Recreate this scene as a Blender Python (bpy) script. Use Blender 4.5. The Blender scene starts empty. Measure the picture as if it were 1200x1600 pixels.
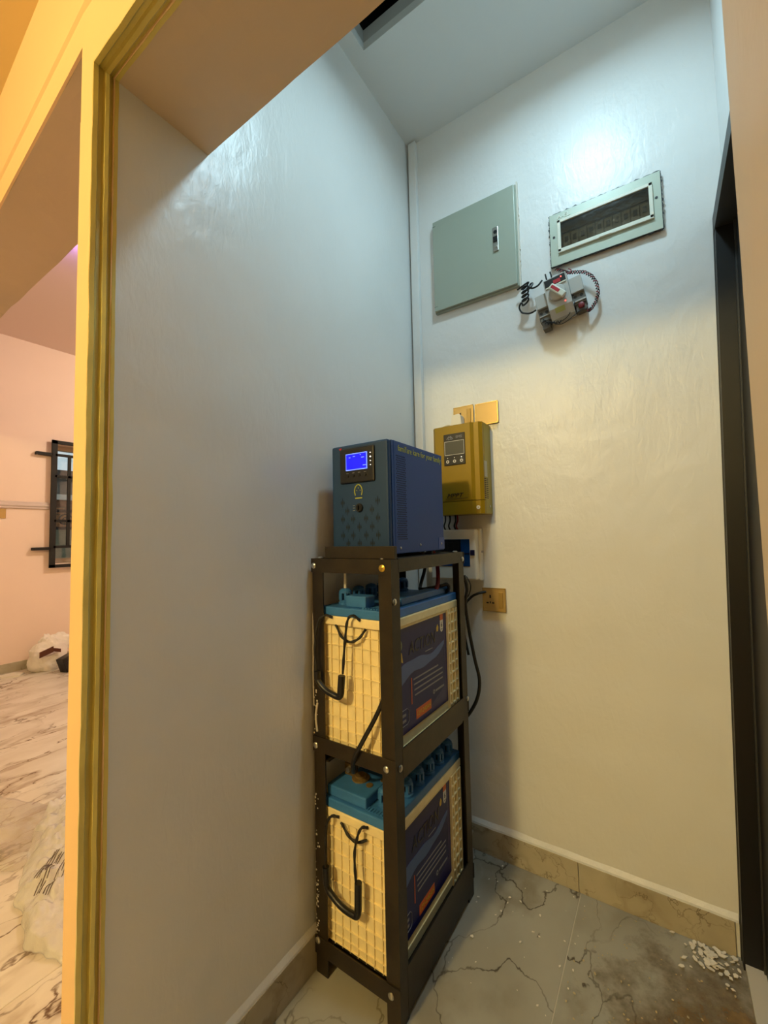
import bpy, bmesh, math, random
from mathutils import Vector, Matrix, noise
random.seed(7)
S = bpy.context.scene
COL = S.collection

# ------------------------------------------------------------------ camera
CAM = Vector((.873, -1.574, 1.2))
YAW, PIT, ROL = math.radians(-33.6403), math.radians(3.32347), math.radians(-1.24964)
_f = Vector((math.sin(YAW)*math.cos(PIT), math.cos(YAW)*math.cos(PIT), math.sin(PIT)))
_r0 = Vector((math.cos(YAW), -math.sin(YAW), 0)); _u0 = _r0.cross(_f)
_r = math.cos(ROL)*_r0 + math.sin(ROL)*_u0
_u = -math.sin(ROL)*_r0 + math.cos(ROL)*_u0
cd = bpy.data.cameras.new('camera'); cam = bpy.data.objects.new('camera', cd); COL.objects.link(cam)
cd.sensor_fit = 'VERTICAL'; cd.sensor_height = 36.0; cd.lens = 652.824/1600*36; cd.clip_start = .01
cam.matrix_world = Matrix(((_r.x, _u.x, -_f.x, CAM.x), (_r.y, _u.y, -_f.y, CAM.y), (_r.z, _u.z, -_f.z, CAM.z), (0, 0, 0, 1)))
S.camera = cam

# ------------------------------------------------------------------ world, exposure, lamp powers
w = bpy.data.worlds.new('world'); S.world = w; w.use_nodes = True
w.node_tree.nodes['Background'].inputs[0].default_value = (.80, .92, 1, 1)
w.node_tree.nodes['Background'].inputs[1].default_value = .8
S.view_settings.view_transform = 'Standard'; S.view_settings.look = 'None'
S.view_settings.gamma = 1; S.view_settings.use_curve_mapping = False
S.view_settings.exposure = 0.0
COOL_W, COOL_C = 8.8, (.56, .86, 1.0)
LOBBY_W, LOBBY_C = 188.0, (1.0, .78, .34)
ROOM_W, ROOM_C = 98.0, (1.0, .88, .64)
LED_W, LED_C = 4.0, (.45, .25, 1.0)

# ------------------------------------------------------------------ helpers
def lin(c):
    return tuple((x/12.92 if x <= .04045 else ((x+.055)/1.055)**2.4) for x in [v/255 for v in c])

MATS = {}
def mat(name, rgb, rough=.5, metal=0.0, spec=.5, emit=None, estr=0, trans=0, alpha=1, bump=None, var=None):
    """rgb in sRGB 0-255; bump=(scale,strength,dist); var=(scale,amount) mottles the colour"""
    if name in MATS: return MATS[name]
    m = bpy.data.materials.new(name); m.use_nodes = True
    nt = m.node_tree; b = nt.nodes['Principled BSDF']
    c = lin(rgb)
    b.inputs['Base Color'].default_value = (*c, 1)
    b.inputs['Roughness'].default_value = rough; b.inputs['Metallic'].default_value = metal
    b.inputs['Specular IOR Level'].default_value = spec
    b.inputs['Alpha'].default_value = alpha
    if trans: b.inputs['Transmission Weight'].default_value = trans
    if emit:
        b.inputs['Emission Color'].default_value = (*lin(emit), 1); b.inputs['Emission Strength'].default_value = estr
    tc = None
    if bump or var:
        tc = nt.nodes.new('ShaderNodeTexCoord')
    if var:
        n = nt.nodes.new('ShaderNodeTexNoise'); n.inputs['Scale'].default_value = var[0]; n.inputs['Detail'].default_value = 5
        r = nt.nodes.new('ShaderNodeMapRange'); r.inputs[1].default_value = .3; r.inputs[2].default_value = .7
        r.inputs[3].default_value = 1-var[1]; r.inputs[4].default_value = 1+var[1]*.4
        mx = nt.nodes.new('ShaderNodeMix'); mx.data_type = 'RGBA'; mx.blend_type = 'MULTIPLY'; mx.inputs[0].default_value = 1
        mx.inputs[6].default_value = (*c, 1)
        nt.links.new(tc.outputs['Object'], n.inputs['Vector']); nt.links.new(n.outputs['Fac'], r.inputs[0])
        nt.links.new(r.outputs[0], mx.inputs[7]); nt.links.new(mx.outputs[2], b.inputs['Base Color'])
    if bump:
        n = nt.nodes.new('ShaderNodeTexNoise'); n.inputs['Scale'].default_value = bump[0]; n.inputs['Detail'].default_value = 6
        bp = nt.nodes.new('ShaderNodeBump'); bp.inputs['Strength'].default_value = bump[1]; bp.inputs['Distance'].default_value = bump[2]
        nt.links.new(tc.outputs['Object'], n.inputs['Vector']); nt.links.new(n.outputs['Fac'], bp.inputs['Height'])
        nt.links.new(bp.outputs[0], b.inputs['Normal'])
    MATS[name] = m
    return m

def wall_mat(name, rgb, rough, var=.05, wave=.35, brush=.25):
    """glossy oil paint over hand-floated plaster: slow waves plus brush marks in the relief"""
    if name in MATS: return MATS[name]
    m = bpy.data.materials.new(name); m.use_nodes = True
    nt = m.node_tree; L = nt.links; b = nt.nodes['Principled BSDF']
    b.inputs['Roughness'].default_value = rough; b.inputs['Specular IOR Level'].default_value = .4
    tc = nt.nodes.new('ShaderNodeTexCoord')
    def noi(scale, det, vec=None, dist=0):
        n = nt.nodes.new('ShaderNodeTexNoise'); n.inputs['Scale'].default_value = scale; n.inputs['Detail'].default_value = det
        n.inputs['Distortion'].default_value = dist
        L.new(vec or tc.outputs['Object'], n.inputs['Vector']); return n.outputs['Fac']
    mp = nt.nodes.new('ShaderNodeMapping'); mp.inputs['Scale'].default_value = (1, 1, .35); L.new(tc.outputs['Object'], mp.inputs['Vector'])
    big = noi(2.2, 3); mid = noi(9, 4, None, .6); fine = noi(55, 4, mp.outputs[0], .8)
    b1 = nt.nodes.new('ShaderNodeBump'); b1.inputs['Strength'].default_value = wave; b1.inputs['Distance'].default_value = .03; L.new(big, b1.inputs['Height'])
    b2 = nt.nodes.new('ShaderNodeBump'); b2.inputs['Strength'].default_value = wave; b2.inputs['Distance'].default_value = .006; L.new(mid, b2.inputs['Height']); L.new(b1.outputs[0], b2.inputs['Normal'])
    b3 = nt.nodes.new('ShaderNodeBump'); b3.inputs['Strength'].default_value = brush; b3.inputs['Distance'].default_value = .0022; L.new(fine, b3.inputs['Height']); L.new(b2.outputs[0], b3.inputs['Normal'])
    L.new(b3.outputs[0], b.inputs['Normal'])
    st = noi(3.1, 5); r = nt.nodes.new('ShaderNodeMapRange'); r.inputs[1].default_value = .35; r.inputs[2].default_value = .75
    r.inputs[3].default_value = 1; r.inputs[4].default_value = 1-var; L.new(st, r.inputs[0])
    mx = nt.nodes.new('ShaderNodeMix'); mx.data_type = 'RGBA'; mx.blend_type = 'MULTIPLY'; mx.inputs[0].default_value = 1
    mx.inputs[6].default_value = (*lin(rgb), 1); L.new(r.outputs[0], mx.inputs[7]); L.new(mx.outputs[2], b.inputs['Base Color'])
    MATS[name] = m
    return m

def marble_mat(name, base, shade, vein, scale, stretch, rough=.22, vw=.018):
    if name in MATS: return MATS[name]
    m = bpy.data.materials.new(name); m.use_nodes = True
    nt = m.node_tree; L = nt.links; N = nt.nodes; b = N['Principled BSDF']; b.inputs['Roughness'].default_value = rough
    tc = N.new('ShaderNodeTexCoord'); oi = N.new('ShaderNodeObjectInfo')
    ml = N.new('ShaderNodeMath'); ml.operation = 'MULTIPLY'; ml.inputs[1].default_value = 37.0; L.new(oi.outputs['Random'], ml.inputs[0])
    mp = N.new('ShaderNodeMapping'); mp.inputs['Scale'].default_value = stretch; mp.inputs['Rotation'].default_value = (0, 0, .5); L.new(tc.outputs['Object'], mp.inputs['Vector'])
    ad = N.new('ShaderNodeVectorMath'); ad.operation = 'ADD'; L.new(mp.outputs[0], ad.inputs[0]); L.new(ml.outputs[0], ad.inputs[1])
    wn = N.new('ShaderNodeTexNoise'); wn.inputs['Scale'].default_value = scale*1.6; wn.inputs['Detail'].default_value = 5; L.new(ad.outputs[0], wn.inputs['Vector'])
    sc = N.new('ShaderNodeVectorMath'); sc.operation = 'MULTIPLY_ADD'; L.new(wn.outputs['Color'], sc.inputs[0]); sc.inputs[1].default_value = (.45, .45, .45); L.new(ad.outputs[0], sc.inputs[2])
    def veins(s, wdt):
        v = N.new('ShaderNodeTexVoronoi'); v.feature = 'DISTANCE_TO_EDGE'; v.inputs['Scale'].default_value = s; L.new(sc.outputs[0], v.inputs['Vector'])
        r = N.new('ShaderNodeMapRange'); r.interpolation_type = 'SMOOTHSTEP'; r.inputs[1].default_value = 0; r.inputs[2].default_value = wdt; r.inputs[3].default_value = 1; r.inputs[4].default_value = 0
        L.new(v.outputs['Distance'], r.inputs[0]); return r.outputs[0]
    v1 = veins(scale, vw); v2 = veins(scale*.6, .13)
    mk = N.new('ShaderNodeTexNoise'); mk.inputs['Scale'].default_value = scale*1.1; mk.inputs['Detail'].default_value = 3; L.new(ad.outputs[0], mk.inputs['Vector'])
    mr = N.new('ShaderNodeMapRange'); mr.inputs[1].default_value = .38; mr.inputs[2].default_value = .62; L.new(mk.outputs['Fac'], mr.inputs[0])
    a1 = N.new('ShaderNodeMath'); a1.operation = 'MULTIPLY'; L.new(v1, a1.inputs[0]); L.new(mr.outputs[0], a1.inputs[1])
    a2 = N.new('ShaderNodeMath'); a2.operation = 'MULTIPLY'; L.new(v2, a2.inputs[0]); L.new(mr.outputs[0], a2.inputs[1])
    def mix(f, a, c):
        x = N.new('ShaderNodeMix'); x.data_type = 'RGBA'; L.new(f, x.inputs[0])
        if isinstance(a, tuple): x.inputs[6].default_value = (*lin(a), 1)
        else: L.new(a, x.inputs[6])
        x.inputs[7].default_value = (*lin(c), 1); return x.outputs[2]
    cl = N.new('ShaderNodeMapRange'); cl.inputs[1].default_value = .35; cl.inputs[2].default_value = .8; cl.inputs[4].default_value = .55; L.new(wn.outputs['Fac'], cl.inputs[0])
    c0 = mix(cl.outputs[0], base, shade); c1 = mix(a2.outputs[0], c0, shade); c2 = mix(a1.outputs[0], c1, vein)
    L.new(c2, b.inputs['Base Color'])
    MATS[name] = m
    return m

class G:
    """collects shapes in world coordinates, becomes ONE mesh"""
    def __init__(s): s.bm = bmesh.new()
    def add(s, verts, faces):
        vs = [s.bm.verts.new(v) for v in verts]
        for f in faces:
            try: s.bm.faces.new([vs[i] for i in f])
            except ValueError: pass
        return s
    def box(s, x0, x1, y0, y1, z0, z1, bev=0):
        if bev <= 0:
            v = [(x, y, z) for z in (z0, z1) for y in (y0, y1) for x in (x0, x1)]
            return s.add(v, [(0, 2, 3, 1), (4, 5, 7, 6), (0, 1, 5, 4), (2, 6, 7, 3), (0, 4, 6, 2), (1, 3, 7, 5)])
        t = bmesh.new(); bmesh.ops.create_cube(t, size=1)
        for q in t.verts:
            q.co = Vector(((x0+x1)/2+q.co.x*(x1-x0), (y0+y1)/2+q.co.y*(y1-y0), (z0+z1)/2+q.co.z*(z1-z0)))
        bmesh.ops.bevel(t, geom=t.edges[:], offset=bev, segments=2, affect='EDGES', profile=.5)
        return s.merge(t)
    def merge(s, t):
        t.verts.index_update()
        s.add([q.co.copy() for q in t.verts], [[v.index for v in f.verts] for f in t.faces]); t.free(); return s
    def prism(s, poly, axis, a, b):
        """2D polygon extruded along axis from a to b; poly in the other two axes in xyz order"""
        def P(p, t): return {'x': (t, p[0], p[1]), 'y': (p[0], t, p[1]), 'z': (p[0], p[1], t)}[axis]
        n = len(poly)
        v = [P(p, a) for p in poly]+[P(p, b) for p in poly]
        return s.add(v, [list(range(n)), list(range(2*n-1, n-1, -1))]+[(i, (i+1) % n, n+(i+1) % n, n+i) for i in range(n)])
    def cyl(s, p0, p1, r, seg=14, r1=None):
        p0, p1 = Vector(p0), Vector(p1); d = (p1-p0).normalized(); r1 = r if r1 is None else r1
        a = d.orthogonal().normalized(); b = d.cross(a)
        c = [(math.cos(2*math.pi*i/seg), math.sin(2*math.pi*i/seg)) for i in range(seg)]
        v = [p0+(a*x+b*y)*r for x, y in c]+[p1+(a*x+b*y)*r1 for x, y in c]
        return s.add(v, [list(range(seg)), list(range(2*seg-1, seg-1, -1))]+[(i, (i+1) % seg, seg+(i+1) % seg, seg+i) for i in range(seg)])
    def ring(s, c, axis, r0, r1, t, seg=20):
        """flat annulus of thickness t around centre c, normal axis"""
        d = Vector(axis).normalized(); a = d.orthogonal().normalized(); b = d.cross(a); c = Vector(c); v = []
        for rr, tt in ((r0, 0), (r1, 0), (r1, t), (r0, t)):
            v += [c+d*tt+(a*math.cos(2*math.pi*i/seg)+b*math.sin(2*math.pi*i/seg))*rr for i in range(seg)]
        f = []
        for k in range(4):
            k2 = (k+1) % 4
            f += [(k*seg+i, k*seg+(i+1) % seg, k2*seg+(i+1) % seg, k2*seg+i) for i in range(seg)]
        return s.add(v, f)
    def tube(s, pts, r, seg=8, smooth=5, twist=None):
        P = [Vector(p) for p in pts]
        if smooth and len(P) > 2:
            Q = []
            E = [2*P[0]-P[1]]+P+[2*P[-1]-P[-2]]
            for i in range(1, len(E)-2):
                for k in range(smooth):
                    t = k/smooth; a, b, c, d = E[i-1], E[i], E[i+1], E[i+2]
                    Q.append(.5*((2*b)+(c-a)*t+(2*a-5*b+4*c-d)*t*t+(3*b-a-3*c+d)*t*t*t))
            P = Q+[P[-1]]
        n = len(P); T = [(P[min(i+1, n-1)]-P[max(i-1, 0)]).normalized() for i in range(n)]
        a = T[0].orthogonal().normalized(); v = []
        for i in range(n):
            a = (a-T[i]*a.dot(T[i])).normalized(); b = T[i].cross(a)
            for k in range(seg):
                an = 2*math.pi*k/seg
                rr = r if not twist else r*(1+.18*math.cos(2*an+twist*i))
                v.append(P[i]+(a*math.cos(an)+b*math.sin(an))*rr)
        f = [(i*seg+k, i*seg+(k+1) % seg, (i+1)*seg+(k+1) % seg, (i+1)*seg+k) for i in range(n-1) for k in range(seg)]
        return s.add(v, f+[list(range(seg)), list(range(n*seg-1, (n-1)*seg-1, -1))])
    def lathe(s, prof, c, axis='z', seg=18):
        c = Vector(c); v = []
        for r, h in prof:
            for k in range(seg):
                an = 2*math.pi*k/seg; x, y = r*math.cos(an), r*math.sin(an)
                v.append(c+(Vector((x, y, h)) if axis == 'z' else Vector((x, h, y)) if axis == 'y' else Vector((h, x, y))))
        n = len(prof)
        return s.add(v, [(i*seg+k, i*seg+(k+1) % seg, (i+1)*seg+(k+1) % seg, (i+1)*seg+k) for i in range(n-1) for k in range(seg)]+[list(range(seg)), list(range(n*seg-1, (n-1)*seg-1, -1))])
    def xform(s, M):
        bmesh.ops.transform(s.bm, matrix=M, verts=s.bm.verts[:]); return s
    def build(s, name, m, parent=None, smooth=False, local=False, root=None):
        bmesh.ops.recalc_face_normals(s.bm, faces=s.bm.faces[:])
        me = bpy.data.meshes.new(name)
        base = None
        if parent is not None and not local:
            base = parent
            while base.parent: base = base.parent
            bmesh.ops.translate(s.bm, vec=-base.location, verts=s.bm.verts[:])
        s.bm.to_mesh(me); s.bm.free()
        if smooth:
            for p in me.polygons: p.use_smooth = True
            try: me.set_sharp_from_angle(angle=math.radians(40))
            except Exception: pass
        me.materials.append(m)
        o = bpy.data.objects.new(name, me); COL.objects.link(o)
        if parent is not None: o.parent = parent
        return o

def tag(o, label, cat, group=None, kind=None):
    if label: o['label'] = label
    if cat: o['category'] = cat
    if group: o['group'] = group
    if kind: o['kind'] = kind
    return o
def thing(name, label, cat, loc=(0, 0, 0), rot=(0, 0, 0), group=None):
    o = bpy.data.objects.new(name, None); COL.objects.link(o); o.location = loc; o.rotation_euler = rot
    o.empty_display_size = .05
    return tag(o, label, cat, group)
def struct(o): o['kind'] = 'structure'; return o
def inst(me, name, parent, loc, rot=(0, 0, 0), scale=None):
    o = bpy.data.objects.new(name, me); COL.objects.link(o); o.parent = parent; o.location = loc; o.rotation_euler = rot
    if scale: o.scale = scale
    return o
def mesh_of(g, name, m, smooth=False):
    o = g.build(name, m, smooth=smooth); me = o.data; bpy.data.objects.remove(o); return me

def text(parent, body, cx, cz, width, height, plane, depth, m, name='lettering', shear=0, align='c', local=False, thick=.0006):
    """flat lettering. plane '-y': faces -Y at y=depth, cx along X. plane '+x': faces +X at x=depth, cx along Y"""
    cu = bpy.data.curves.new(name, 'FONT'); cu.body = body; cu.size = 1; cu.extrude = 0; cu.shear = shear
    cu.resolution_u = 2
    to = bpy.data.objects.new(name, cu); COL.objects.link(to)
    me = bpy.data.meshes.new_from_object(to)
    bpy.data.objects.remove(to)
    bm = bmesh.new(); bm.from_mesh(me); bpy.data.meshes.remove(me)
    xs = [v.co.x for v in bm.verts]; ys = [v.co.y for v in bm.verts]
    w_, h_ = max(xs)-min(xs), max(ys)-min(ys); mx, my = (max(xs)+min(xs))/2, (max(ys)+min(ys))/2
    sx = width/w_; sy = height/h_
    r = bmesh.ops.extrude_face_region(bm, geom=bm.faces[:])
    for v in r['geom']:
        if isinstance(v, bmesh.types.BMVert): v.co.z = thick/max(sx, 1e-6)
    for v in bm.verts:
        a, b, c = (v.co.x-mx)*sx, (v.co.y-my)*sy, v.co.z*sx
        v.co = Vector((cx+a, depth-c, cz+b)) if plane == '-y' else Vector((depth+c, cx+a, cz+b))
    g = G(); g.bm.free(); g.bm = bm
    return g.build(name, m, parent, local=local)

# ------------------------------------------------------------------ materials
WALL = wall_mat('white_gloss_paint', (224, 224, 222), .36, .05, .4, .55)
CEIL = mat('ceiling_emulsion', (214, 219, 220), .7, bump=(40, .15, .002))
YELL = wall_mat('cream_yellow_paint', (242, 208, 160), .5, .03, .2, .1)
LOBW = wall_mat('lobby_beige_paint', (128, 116, 94), .6, .05, .2, .1)
SOFF = wall_mat('cream_reveal_paint', (206, 186, 160), .5, .05, .25, .2)
GOLD = mat('gold_trim_paint', (214, 200, 120), .28, .15, bump=(30, .35, .004), var=(9, .12))
PEACH = wall_mat('peach_room_paint', (238, 214, 200), .55, .03, .2, .1)
PINKC = mat('room_ceiling_paint', (226, 204, 196), .8)
MARB = marble_mat('marble_tile', (228, 222, 214), (178, 162, 146), (104, 80, 60), 4.2, (1, .5, 1), .22, .032)
MARBD = marble_mat('dusty_dimmed_marble_tile', (158, 156, 146), (128, 122, 108), (62, 52, 40), 3.4, (1, .7, 1), .3)  # alcove tiles: dust, plus the alcove's dimness painted into the colour
SKIRT = marble_mat('marble_skirting', (180, 172, 150), (140, 128, 104), (70, 54, 34), 5.0, (1, 1, 1), .3)
GROUT = mat('grout', (186, 178, 164), .8)
BLK = mat('black_steel_paint', (26, 23, 18), .38, .2, var=(14, .35), bump=(60, .2, .001))
RACKM = mat('rack_brown_black_paint', (44, 36, 22), .42, .15, var=(22, .45), bump=(70, .25, .001))
DOORM = mat('black_door_steel', (14, 13, 12), .45)
CREAM = mat('cream_battery_plastic', (246, 228, 176), .45, var=(30, .10))
BLUE = mat('blue_battery_lid', (52, 112, 178), .45, var=(18, .18))
LABEL = mat('battery_label_blue', (20, 32, 92), .5, var=(6, .25))
NAVY = mat('battery_label_navy', (12, 18, 92), .35)
SWOO = mat('battery_label_light_blue', (58, 92, 150), .35)
ORNG = mat('orange_print', (206, 96, 42), .45)
WHTP = mat('white_print', (214, 210, 202), .5)
GREYP = mat('grey_print', (132, 132, 136), .5)
DARKP = mat('dark_print', (18, 18, 24), .3)
GOLDP = mat('gold_print', (206, 172, 62), .4)
INVB = mat('inverter_blue_steel', (16, 66, 132), .55, .1, bump=(160, .12, .0008))
INVF = mat('inverter_front_blue', (8, 50, 92), .55, .1, bump=(160, .12, .0008))
BLACK = mat('black_plastic', (16, 14, 14), .4)
RUBB = mat('black_cable_rubber', (14, 13, 12), .45)
SCREEN = mat('lit_blue_screen', (10, 10, 120), .3, emit=(24, 20, 255), estr=1.3)
SCRB = mat('lit_screen_border', (90, 120, 255), .3, emit=(120, 150, 255), estr=1.1)
LEDW = mat('lit_white_indicator', (255, 255, 255), .3, emit=(255, 255, 255), estr=1.2)
LEDR = mat('lit_red_indicator', (255, 70, 60), .3, emit=(255, 90, 80), estr=3)
YGRN = mat('yellow_green_print', (176, 180, 70), .5)
MPY = mat('mustard_case_paint', (144, 116, 0), .40, .1, bump=(160, .1, .0008))
MPB = mat('mustard_case_base', (158, 140, 52), .45, .1)
LCD = mat('dead_lcd_grey', (86, 84, 72), .25)
SILV = mat('silver_metal', (196, 194, 186), .3, .9)
WHTPL = mat('white_plastic', (226, 220, 206), .4)
BRBLU = mat('breaker_window_blue', (16, 62, 118), .25)
BRDK = mat('breaker_window_dark', (14, 16, 26), .3)
GPLT = mat('gold_socket_plate', (190, 158, 96), .35, .3, var=(8, .1))
GPLD = mat('gold_socket_rocker', (170, 138, 72), .4, .3)
CABM = mat('grey_green_cabinet_paint', (158, 166, 152), .4, .1, var=(3, .05))
DBM = mat('pale_green_board_paint', (176, 184, 168), .4, .1, var=(5, .05))
IVORY = mat('ivory_plastic', (214, 214, 198), .4)
DBIN = mat('board_inside', (74, 68, 58), .6)
BRKR = mat('breaker_grey_plastic', (150, 146, 132), .5)
ATSM = mat('switch_grey_plastic', (176, 174, 168), .45)
ATSD = mat('switch_shadow_grey', (96, 92, 84), .5)
REDP = mat('red_plastic', (176, 24, 40), .4)
WRED = mat('red_wire', (122, 22, 30), .5)
STICK = mat('yellow_green_sticker', (170, 176, 110), .5)
BRASS = mat('dull_brass', (128, 106, 66), .5, .4, var=(40, .3))
PAINTW = mat('dried_white_paint', (216, 208, 194), .6)
ROPE = mat('black_rope', (20, 18, 16), .6, bump=(200, .6, .002))
SAND = mat('brown_sand_dust', (132, 106, 68), .95, bump=(90, .8, .006), var=(30, .3))
_nt = SAND.node_tree; _tc = _nt.nodes.new('ShaderNodeTexCoord')
def _mn(op, a, b):
    n = _nt.nodes.new('ShaderNodeMath'); n.operation = op
    for i, q in enumerate((a, b)):
        if isinstance(q, (int, float)): n.inputs[i].default_value = q
        else: _nt.links.new(q, n.inputs[i])
    return n.outputs[0]
_sp = _nt.nodes.new('ShaderNodeVectorMath'); _sp.operation = 'DISTANCE'; _sp.inputs[1].default_value = (1.02, -.34, 0); _nt.links.new(_tc.outputs['Object'], _sp.inputs[0])
_n1 = _nt.nodes.new('ShaderNodeTexNoise'); _n1.inputs['Scale'].default_value = 11; _n1.inputs['Detail'].default_value = 8; _n1.inputs['Roughness'].default_value = .7; _nt.links.new(_tc.outputs['Object'], _n1.inputs['Vector'])
_rg = _nt.nodes.new('ShaderNodeMapRange'); _rg.inputs[1].default_value = .46; _rg.inputs[2].default_value = .06; _nt.links.new(_sp.outputs['Value'], _rg.inputs[0])
_al = _mn('ADD', _mn('MULTIPLY', _rg.outputs[0], 1.15), _mn('MULTIPLY', _mn('SUBTRACT', _n1.outputs['Fac'], .62), 2.2))
_cl = _nt.nodes.new('ShaderNodeClamp'); _cl.inputs[2].default_value = .85; _nt.links.new(_al, _cl.inputs[0])
_nt.links.new(_cl.outputs[0], _nt.nodes['Principled BSDF'].inputs['Alpha'])
POLY = mat('milky_polythene', (250, 248, 250), .2, alpha=.46, bump=(26, .8, .012))
BAGW = mat('white_carrier_bag', (232, 226, 220), .35, bump=(30, .4, .008))
BRN = mat('brown_print', (84, 40, 24), .5)
LAMPC = mat('lit_cool_lamp', (255, 255, 255), .4, emit=(225, 240, 255), estr=12)
LAMPW = mat('lit_warm_lamp', (255, 255, 255), .4, emit=(255, 210, 130), estr=12)
LAMPV = mat('lit_violet_lamp', (255, 255, 255), .4, emit=(150, 130, 255), estr=9)
VOID = mat('unlit_void_black', (16, 13, 12), .9)  # near-black colour stands in for the darkness of the roof void
ALU = mat('window_aluminium', (186, 170, 150), .4, .3)
GLASS = None

# ------------------------------------------------------------------ structure
ZC = 2.952      # alcove ceiling
ZL = 2.132      # alcove lintel soffit
ZLL = 2.309     # living-room lintel soffit
ZLOB = 2.715    # lobby ceiling
ZR = 3.215      # living-room ceiling
YF, YB = -1.202, -.999
XJ = .957
XF = -4.3       # living-room far wall

# floor: slab + tiles
g = G(); g.box(-4.5, 2.75, -4.35, 3.35, -.12, -.0012); fl = struct(g.build('floor', GROUT))
tile_me = mesh_of(G().box(-.299, .299, -.599, .599, -.012, 0, .0012), 'tile', MARB)
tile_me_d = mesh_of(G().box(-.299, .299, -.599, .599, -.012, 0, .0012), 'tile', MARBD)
for i in range(-8, 5):
    for j in range(-4, 4):
        cx, cy = .585+.6*i-.3, .6+1.2*j-.0
        if cx < -4.7 or cx > 2.6: continue
        if not (-4.4 < cy < 3.3): continue
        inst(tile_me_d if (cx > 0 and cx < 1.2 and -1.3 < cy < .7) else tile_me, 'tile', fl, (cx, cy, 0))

# left wall (partition between alcove and living room)
struct(G().box(-.156, 0, YF, 3.2, 0, 3.3).build('wall_left', WALL))
# back wall of alcove
struct(G().box(0, 1.3, 0, .16, 0, ZC+.1).build('wall_back', WALL))
# right wall with the doorway
g = G()
g.box(1.075, 1.23, -.9, 0, 2.15, ZC+.1)
g.box(1.075, 1.23, -1.0, -.86, 0, ZC+.1)
g.box(1.075, 1.23, -.03, 0, 0, 2.15)
struct(g.build('wall_right', WALL))
struct(G().box(1.30, 1.36, -1.0, .16, 0, ZC+.1).build('wall_door_outer', DOORM))

def roughen(g, amp):
    for _ in range(6):
        es = [e for e in g.bm.edges if e.calc_length() > .06]
        if not es: break
        bmesh.ops.subdivide_edges(g.bm, edges=es, cuts=1, use_grid_fill=True)
    for v in g.bm.verts:
        v.co.z += amp*noise.noise(v.co*14) if v.co.z > .05 else 0
        v.co.y += amp*.5*noise.noise(v.co*11+Vector((3, 1, 4)))
# front wall: lintel over alcove, right pier, living-room lintel (runs slightly askew)
g = G()
g.box(0, XJ, YF, YB, ZL, 3.3)
g.box(XJ, 2.6, YF, YB, 0, 3.3)
roughen(g, .0035); struct(g.build('wall_front', SOFF))
def sk(x): return (-.156-x)*.049
g = G()
x1, x2 = -.156, -3.6
for (a, b, z0, z1) in ((x1, x2, ZLL, 3.3), (x2, XF, 0, 3.3)):
    g.add([(a, YF+sk(a), z0), (b, YF+sk(b), z0), (b, -.95, z0), (a, -.95, z0),
           (a, YF+sk(a), z1), (b, YF+sk(b), z1), (b, -.95, z1), (a, -.95, z1)],
          [(0, 1, 2, 3), (7, 6, 5, 4), (0, 4, 5, 1), (1, 5, 6, 2), (2, 6, 7, 3), (3, 7, 4, 0)])
roughen(g, .004); struct(g.build('wall_front_lintel', SOFF))
# lobby faces are finished in yellow: thin skim coats on the front of the walls
g = G()
g.box(-.156, XJ, YF-.006, YF, ZL+.0, ZLOB)
g.box(-.158, 0, YF-.006, YF, 0, ZL)
g.box(XJ, 2.6, YF-.006, YF, 0, ZLOB)
def skim(a, b, z0, z1):
    e = .006
    g.add([(a, YF+sk(a)-e, z0), (b, YF+sk(b)-e, z0), (b, YF+sk(b), z0), (a, YF+sk(a), z0),
           (a, YF+sk(a)-e, z1), (b, YF+sk(b)-e, z1), (b, YF+sk(b), z1), (a, YF+sk(a), z1)],
          [(0, 1, 2, 3), (7, 6, 5, 4), (0, 4, 5, 1), (1, 5, 6, 2), (2, 6, 7, 3), (3, 7, 4, 0)])
skim(-.156, x2, ZLL, ZLOB); skim(x2, XF, 0, ZLOB)
struct(g.build('wall_front_skim', YELL))
# plaster band along the living-room lintel
g = G()
a, b, e = -.02, x2, .012
g.add([(a, YF+sk(a)-e, 2.395), (b, YF+sk(b)-e, 2.395), (b, YF+sk(b), 2.385), (a, YF+sk(a), 2.385),
       (a, YF+sk(a)-e, 2.425), (b, YF+sk(b)-e, 2.425), (b, YF+sk(b), 2.435), (a, YF+sk(a), 2.435)],
      [(0, 1, 2, 3), (7, 6, 5, 4), (0, 4, 5, 1), (1, 5, 6, 2), (2, 6, 7, 3), (3, 7, 4, 0)])
struct(g.build('trim_2', YELL))

# lobby shell
struct(G().box(-4.45, 2.6, -4.35, -4.2, 0, 3.3).build('wall_lobby_rear', LOBW))
struct(G().box(2.6, 2.75, -4.35, YB, 0, 3.3).build('wall_lobby_right', LOBW))
struct(G().box(-4.45, XF, -4.35, -1.0, 0, 3.3).build('wall_lobby_left', LOBW))
struct(G().box(-4.45, 2.75, -4.35, -1.0, ZLOB, ZLOB+.1).build('ceiling_lobby', mat('lobby_ceiling', (232, 206, 150), .8)))

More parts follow.
